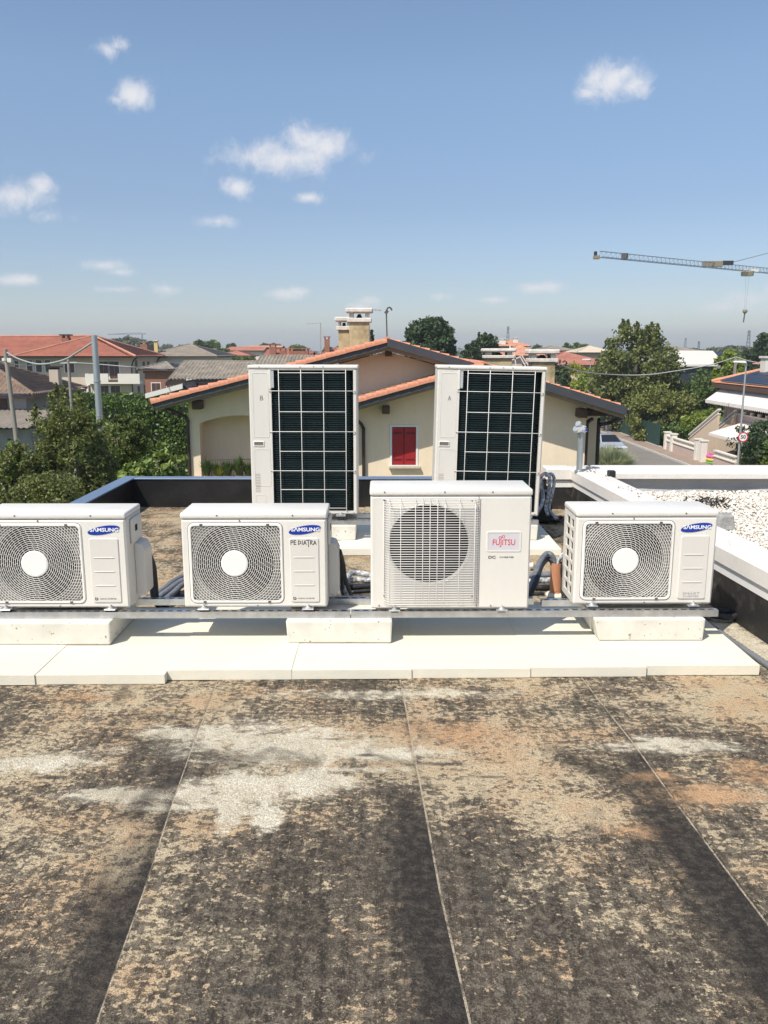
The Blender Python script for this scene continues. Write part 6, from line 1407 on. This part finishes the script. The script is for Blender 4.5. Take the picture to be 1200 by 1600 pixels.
cable('cable from the thin wooden pole past the steel pole to the right', [w2 + V(0, 0, -.25), at(140, 568, 47), at(200, 573, 44), at(262, 578, 47)], .028)
cable('cable leaving the picture left of the old wooden pole', [w0 + V(0, 0, -.4), at(-20, 571, 27), at(-60, 590, 25)], .022)
cable('slack cable across the big tree on the right', [at(868, 566, 62), at(905, 580, 66), at(960, 585.5, 70), at(1010, 585.5, 70), at(1060, 579, 69), at(1110, 570, 68), at(1150, 558, 67)], .042)
cable('cable from the climbing tree to the right picture edge', [at(1150, 558, 67), at(1175, 565, 65), at(1225, 573, 62)], .04)
tag(MB().bar(V(at(1150, 556, 67).x, 67, G), at(1150, 556, 67), .16).build('overgrown_pole', 'wood_pole'), 'pole wholly overgrown by the light green climbing tree', 'pole')
# small orange tiled roof edge beyond the parapet corner
po_ = thing('porch_canopy', 'strip of orange tiled canopy peeping out beside the white parapet end', 'canopy', at(836, 742, 24)); v, f = tile_surface(at(800, 750, 23), at(858, 750, 23), at(800, 738, 24.2), at(845, 735, 24.2), .25, .4); npmesh('roof', v - np.array(po_.location), f, 'tile_orange', po_)
c_ = at(800, 750, 23); MB().box(c_.x, at(850, 750, 23).x, 23.3, 29.0, G, c_.z - .15).build('wall', 'plaster_cream', po_, world=True)
# ================================================================== trees and shrubs
def tr(label, px, ytop, ybot, wpx, Y, m, leaf, n, seed, name='leafy_tree', dy=None, **k):
    a = at(px, ytop, Y); zb = at(px, ybot, Y).z; rz = (a.z - zb) / 2; rx = wpx / 2 * Y / FPX
    return tree(name, label, (a.x, Y, G), a.z - G, (rx, dy or rx, rz), leaf, n, m, seed, cz=(a.z + zb) / 2 - G, **k)
# near garden left
tr('large dark leafy tree filling the left behind the leftmost unit', 100, 634, 850, 140, 15.5, 'leaf_garden', .070, 26000, 1, nclump=170, cr=.22, trunk_r=.12, top=7, dy=1.0)
tr('dark tree at the left picture edge beside the wooden pole', 26, 694, 830, 80, 14.5, 'leaf_garden', .07, 9000, 2, nclump=60, cr=.3, dy=.8)
tr('low shrub in front of the dark tree, just above the leftmost unit', 70, 745, 850, 130, 12.5, 'leaf_garden', .055, 9000, 3, nclump=60, cr=.3, cat='shrub', name='leafy_shrub', dy=.6)
tr('yellow-green bush right of the steel pole', 196, 654, 735, 58, 19, 'leaf_lime', .085, 8000, 4, nclump=60, cr=.3, dy=.8, top=3)
tr('yellow-green bush between the steel pole and the dark tree', 150, 652, 735, 46, 21, 'leaf_lime', .09, 5000, 5, nclump=44, cr=.3, dy=.8)
tr('dense green bush left of the steel pole, below the red house', 120, 640, 720, 90, 26, 'leaf_mid', .10, 8000, 6, nclump=70, cr=.3, dy=1.2, top=5)
tr('large-leaved fig bush beside the loggia corner', 262, 692, 775, 62, 17, 'leaf_fig', .13, 2400, 7, nclump=40, cr=.3, dy=.6, cat='shrub', name='fig_bush', asp=.7, inner=.2)
tr('lower large-leaved fig bush at the roof corner', 222, 718, 785, 70, 15, 'leaf_fig', .115, 2400, 8, nclump=36, cr=.32, dy=.5, cat='shrub', name='fig_bush', asp=.7, inner=.2)
hedge('tall_hedge', 'tall clipped dark green hedge between the steel pole and the cream house', at(150, 640, 44).x, at(300, 640, 44).x, 44, 45.5, G, at(230, 634, 44).z, .17, 20000, 'leaf_hedge', 9)
hedge('tall_hedge', 'farther hedge in front of the red roofed house walls', at(100, 640, 72).x, at(255, 640, 72).x, 72, 74, G, at(200, 619, 72).z, .3, 8000, 'leaf_hedge', 10)
tr('small green tree below the brown roofed house eave', 118, 606, 660, 26, 66, 'leaf_bright', .3, 900, 11, nclump=20, cr=.35)
hedge('garden_hedge', 'bright grass clump at the left picture edge', at(-40, 760, 15).x, at(17, 760, 15).x, 15, 16.5, G, at(10, 735, 15).z, .16, 5000, 'grass_blade', 12, cat='shrub')
t = thing('garden_fence', 'low wooden fence rail behind the grass at the left edge', 'fence', at(10, 760, 22)); b0 = t.location
MB().bar(at(-20, 744, 22) - b0, at(22, 742, 22) - b0, .08).build('rail', 'sill_stone', t)
for px in (2, 24, 34): MB().tube([at(px, 728, 22) - b0, V(at(px, 728, 22).x, 22, G) - b0], .06, 7).build('post', 'wood_pole', t)
tr('thin dark tree trunk standing behind the fence rail at the left', 26, 700, 760, 40, 20, 'leaf_dark', .12, 900, 13, nclump=14, cr=.4)
# round conifer and companions in the middle
tr('round dense dark tree above the roof ridge', 672, 497, 585, 78, 82, 'leaf_conifer', .40, 17000, 14, name='round_tree', nclump=260, cr=.2, inner=.35)
tr('dark tree right of the round one', 757, 524, 580, 44, 100, 'leaf_conifer', .40, 5000, 15, nclump=60, cr=.3, top=3)
tr('lower dark tree next to the yellow house', 738, 533, 585, 34, 95, 'leaf_conifer', .38, 3600, 16, nclump=50, cr=.3)
tr('small pointed conifer tip between the chimney and the ridge', 581, 517, 545, 11, 75, 'leaf_conifer', .3, 420, 17, name='conifer', cone=True, nclump=40, cr=.25)
# right
tr('biggest broad tree standing over the street at the right', 997, 520, 668, 132, 78, 'leaf_garden', .34, 24000, 18, nclump=210, cr=.22, trunk_r=.25, top=9, dy=4)
tr('olive green round tree in front of the big tree, right of the eave', 1040, 606, 702, 112, 71, 'leaf_olive', .27, 15000, 19, nclump=110, cr=.24, dy=3)
tr('yellow-green cypress bush right of the low chimneys', 893, 566, 650, 52, 96, 'leaf_yellow', .36, 3800, 20, nclump=60, cr=.28)
tr('dark hedge-like bush close to the right low chimney', 870, 560, 640, 40, 92, 'leaf_conifer', .36, 3000, 21, nclump=50, cr=.3)
tr('fresh green bush around the far street lamp', 932, 575, 655, 76, 91, 'leaf_bright', .36, 5200, 22, nclump=80, cr=.26)
tr('mid green bush between the lamp bush and the olive tree', 972, 606, 672, 70, 84, 'leaf_mid', .34, 4200, 23, nclump=70, cr=.28)
tr('bright green bush below the big tree, beside the stairs', 1095, 640, 690, 62, 68, 'leaf_bright', .3, 2600, 24, nclump=50, cr=.3)
tr('dark bush between the olive tree and the upper awning', 1110, 584, 655, 70, 76, 'leaf_dark', .34, 4200, 25, nclump=70, cr=.28)
tr('light green climbing tree left of the orange roof', 1142, 552, 610, 48, 72, 'leaf_bright', .42, 2600, 26, nclump=44, cr=.3, top=4)
tr('dark tree between the pale hall and the climbing tree', 1105, 578, 640, 58, 82, 'leaf_dark', .36, 3000, 27, nclump=50, cr=.3)
tr('dark conifer at the right picture edge under the crane hook', 1192, 524, 600, 60, 120, 'leaf_conifer', .6, 3200, 28, name='conifer', nclump=60, cr=.25, cone=True)
tr('second dark conifer just left of the edge conifer', 1178, 540, 590, 34, 135, 'leaf_conifer', .6, 1500, 29, name='conifer', nclump=40, cr=.28)
hedge('clipped_hedge', 'clipped dark hedge behind the garden wall end', at(1035, 680, 67).x, at(1092, 680, 67).x, 66.8, 68, G, at(1060, 669, 67).z, .2, 3000, 'leaf_hedge', 30)
hedge('clipped_hedge', 'leafy hedge along the pavement right of the speed sign', 22.1, 23.2, 34, 50.8, G, at(1185, 690, 47).z, .16, 15000, 'leaf_mid', 31)
tr('dark feathery shrub at the right picture edge above the hedge', 1195, 652, 725, 86, 49, 'leaf_conifer', .2, 4200, 32, cat='shrub', name='feathery_shrub', nclump=60, cr=.3)
sp = at(955, 700, 50); spiky('silvery green grass-like shrub beside the road', (sp.x, 50, G), at(955, 693, 50).z - G, 1.9, 2600, 'leaf_silver', 77, .036)
# trees farther off
rngf = random.Random(4)
for i, (px, yt, w, Y, lab, m) in enumerate(((316, 532, 26, 200, 'dark far tree left of the loggia gable', 'leaf_dark'), (328, 531, 30, 240, 'broad far tree behind the grey hipped house', 'leaf_mid'), (345, 545, 30, 170, 'dark far tree above the long grey roof', 'leaf_dark'), (375, 560, 40, 140, 'low far trees behind the long grey roof', 'leaf_mid'), (200, 527, 50, 330, 'hazy far tree group right of the steel pole', 'leaf_far'), (232, 532, 34, 330, 'hazy lower far tree under the tiny crane', 'leaf_far'),
        (4, 527, 30, 200, 'dark far tree at the left picture edge above the red roof', 'leaf_dark'), (415, 538, 18, 380, 'far bluish tree above the left tall unit, left one', 'leaf_far'), (428, 538, 20, 380, 'far bluish tree above the left tall unit, right one', 'leaf_far'), (362, 537, 14, 300, 'small pointed far tree', 'leaf_dark'), (466, 540, 24, 260, 'far tree behind the arcaded chimney', 'leaf_mid'), (887, 538, 26, 210, 'far dark tree right of the brown roof', 'leaf_dark'), (908, 537, 26, 230, 'far dark tree left of the pale roof', 'leaf_dark'),
        (840, 541, 14, 320, 'tiny far tree right of the salmon roofs', 'leaf_dark'), (1083, 546, 22, 240, 'far bush on the horizon behind the pale hall', 'leaf_dark'), (1122, 544, 30, 340, 'far tree line tree left of the lattice mast', 'leaf_far'), (1148, 541, 42, 330, 'far rounded tree right of the lattice mast foot', 'leaf_far'), (1180, 544, 40, 300, 'far rounded tree behind the dark halls', 'leaf_far'), (515, 543, 16, 200, 'small far tree beside the slender brick chimney', 'leaf_dark'), (530, 542, 12, 220, 'tiny far tree beside the cream chimney', 'leaf_dark'), (262, 540, 20, 350, 'far hazy tree above the yellow chimney', 'leaf_far'), (285, 541, 24, 360, 'far hazy tree behind the grey hipped ridge', 'leaf_far'))):
    tr(lab, px, yt, 560 if Y < 250 else 552, w, Y, m, .0052 * Y, 900, 200 + i, nclump=30, cr=.36, name='far_tree')
# the far plain: a mass of trees and roofs nobody could count
rng = np.random.default_rng(99)
n = 420; X = rng.uniform(-900, 900, n); Y = rng.uniform(380, 1500, n); P = []; 
for x, y in zip(X, Y):
    if abs(x / y) > .62: continue
    r = rng.uniform(3, 7); h = rng.uniform(4.5, 7.6 + max(0, (y - 500) / 500)); m_ = 60
    q = rng.normal(size=(m_, 3)); q /= np.linalg.norm(q, axis=1)[:, None]; P.append(np.array([x, y, G + h * .55]) + q * np.array([r, r, h * .45]))
P = np.concatenate(P); v, f = leafquads(rng, P, 2.6, .7); tag(npmesh('far_wood', v, f, 'leaf_far'), 'distant belt of trees along the horizon', 'wood', kind='stuff')

# ================================================================== summer haze in the air
hz = MB().box(-2500, 2500, -400, 3000, G - 1.2, 46).build('haze', None); tag(hz, 'thin summer haze filling the air', 'haze', kind='stuff')
m = bpy.data.materials.new('haze_air'); m.use_nodes = True; t = m.node_tree; t.nodes.clear()
o_ = t.nodes.new('ShaderNodeOutputMaterial'); pv = t.nodes.new('ShaderNodeVolumePrincipled'); pv.inputs['Color'].default_value = (.93, .965, 1.0, 1); pv.inputs['Density'].default_value = .00045; pv.inputs['Anisotropy'].default_value = .2
t.links.new(pv.outputs[0], o_.inputs['Volume']); hz.data.materials.append(m)
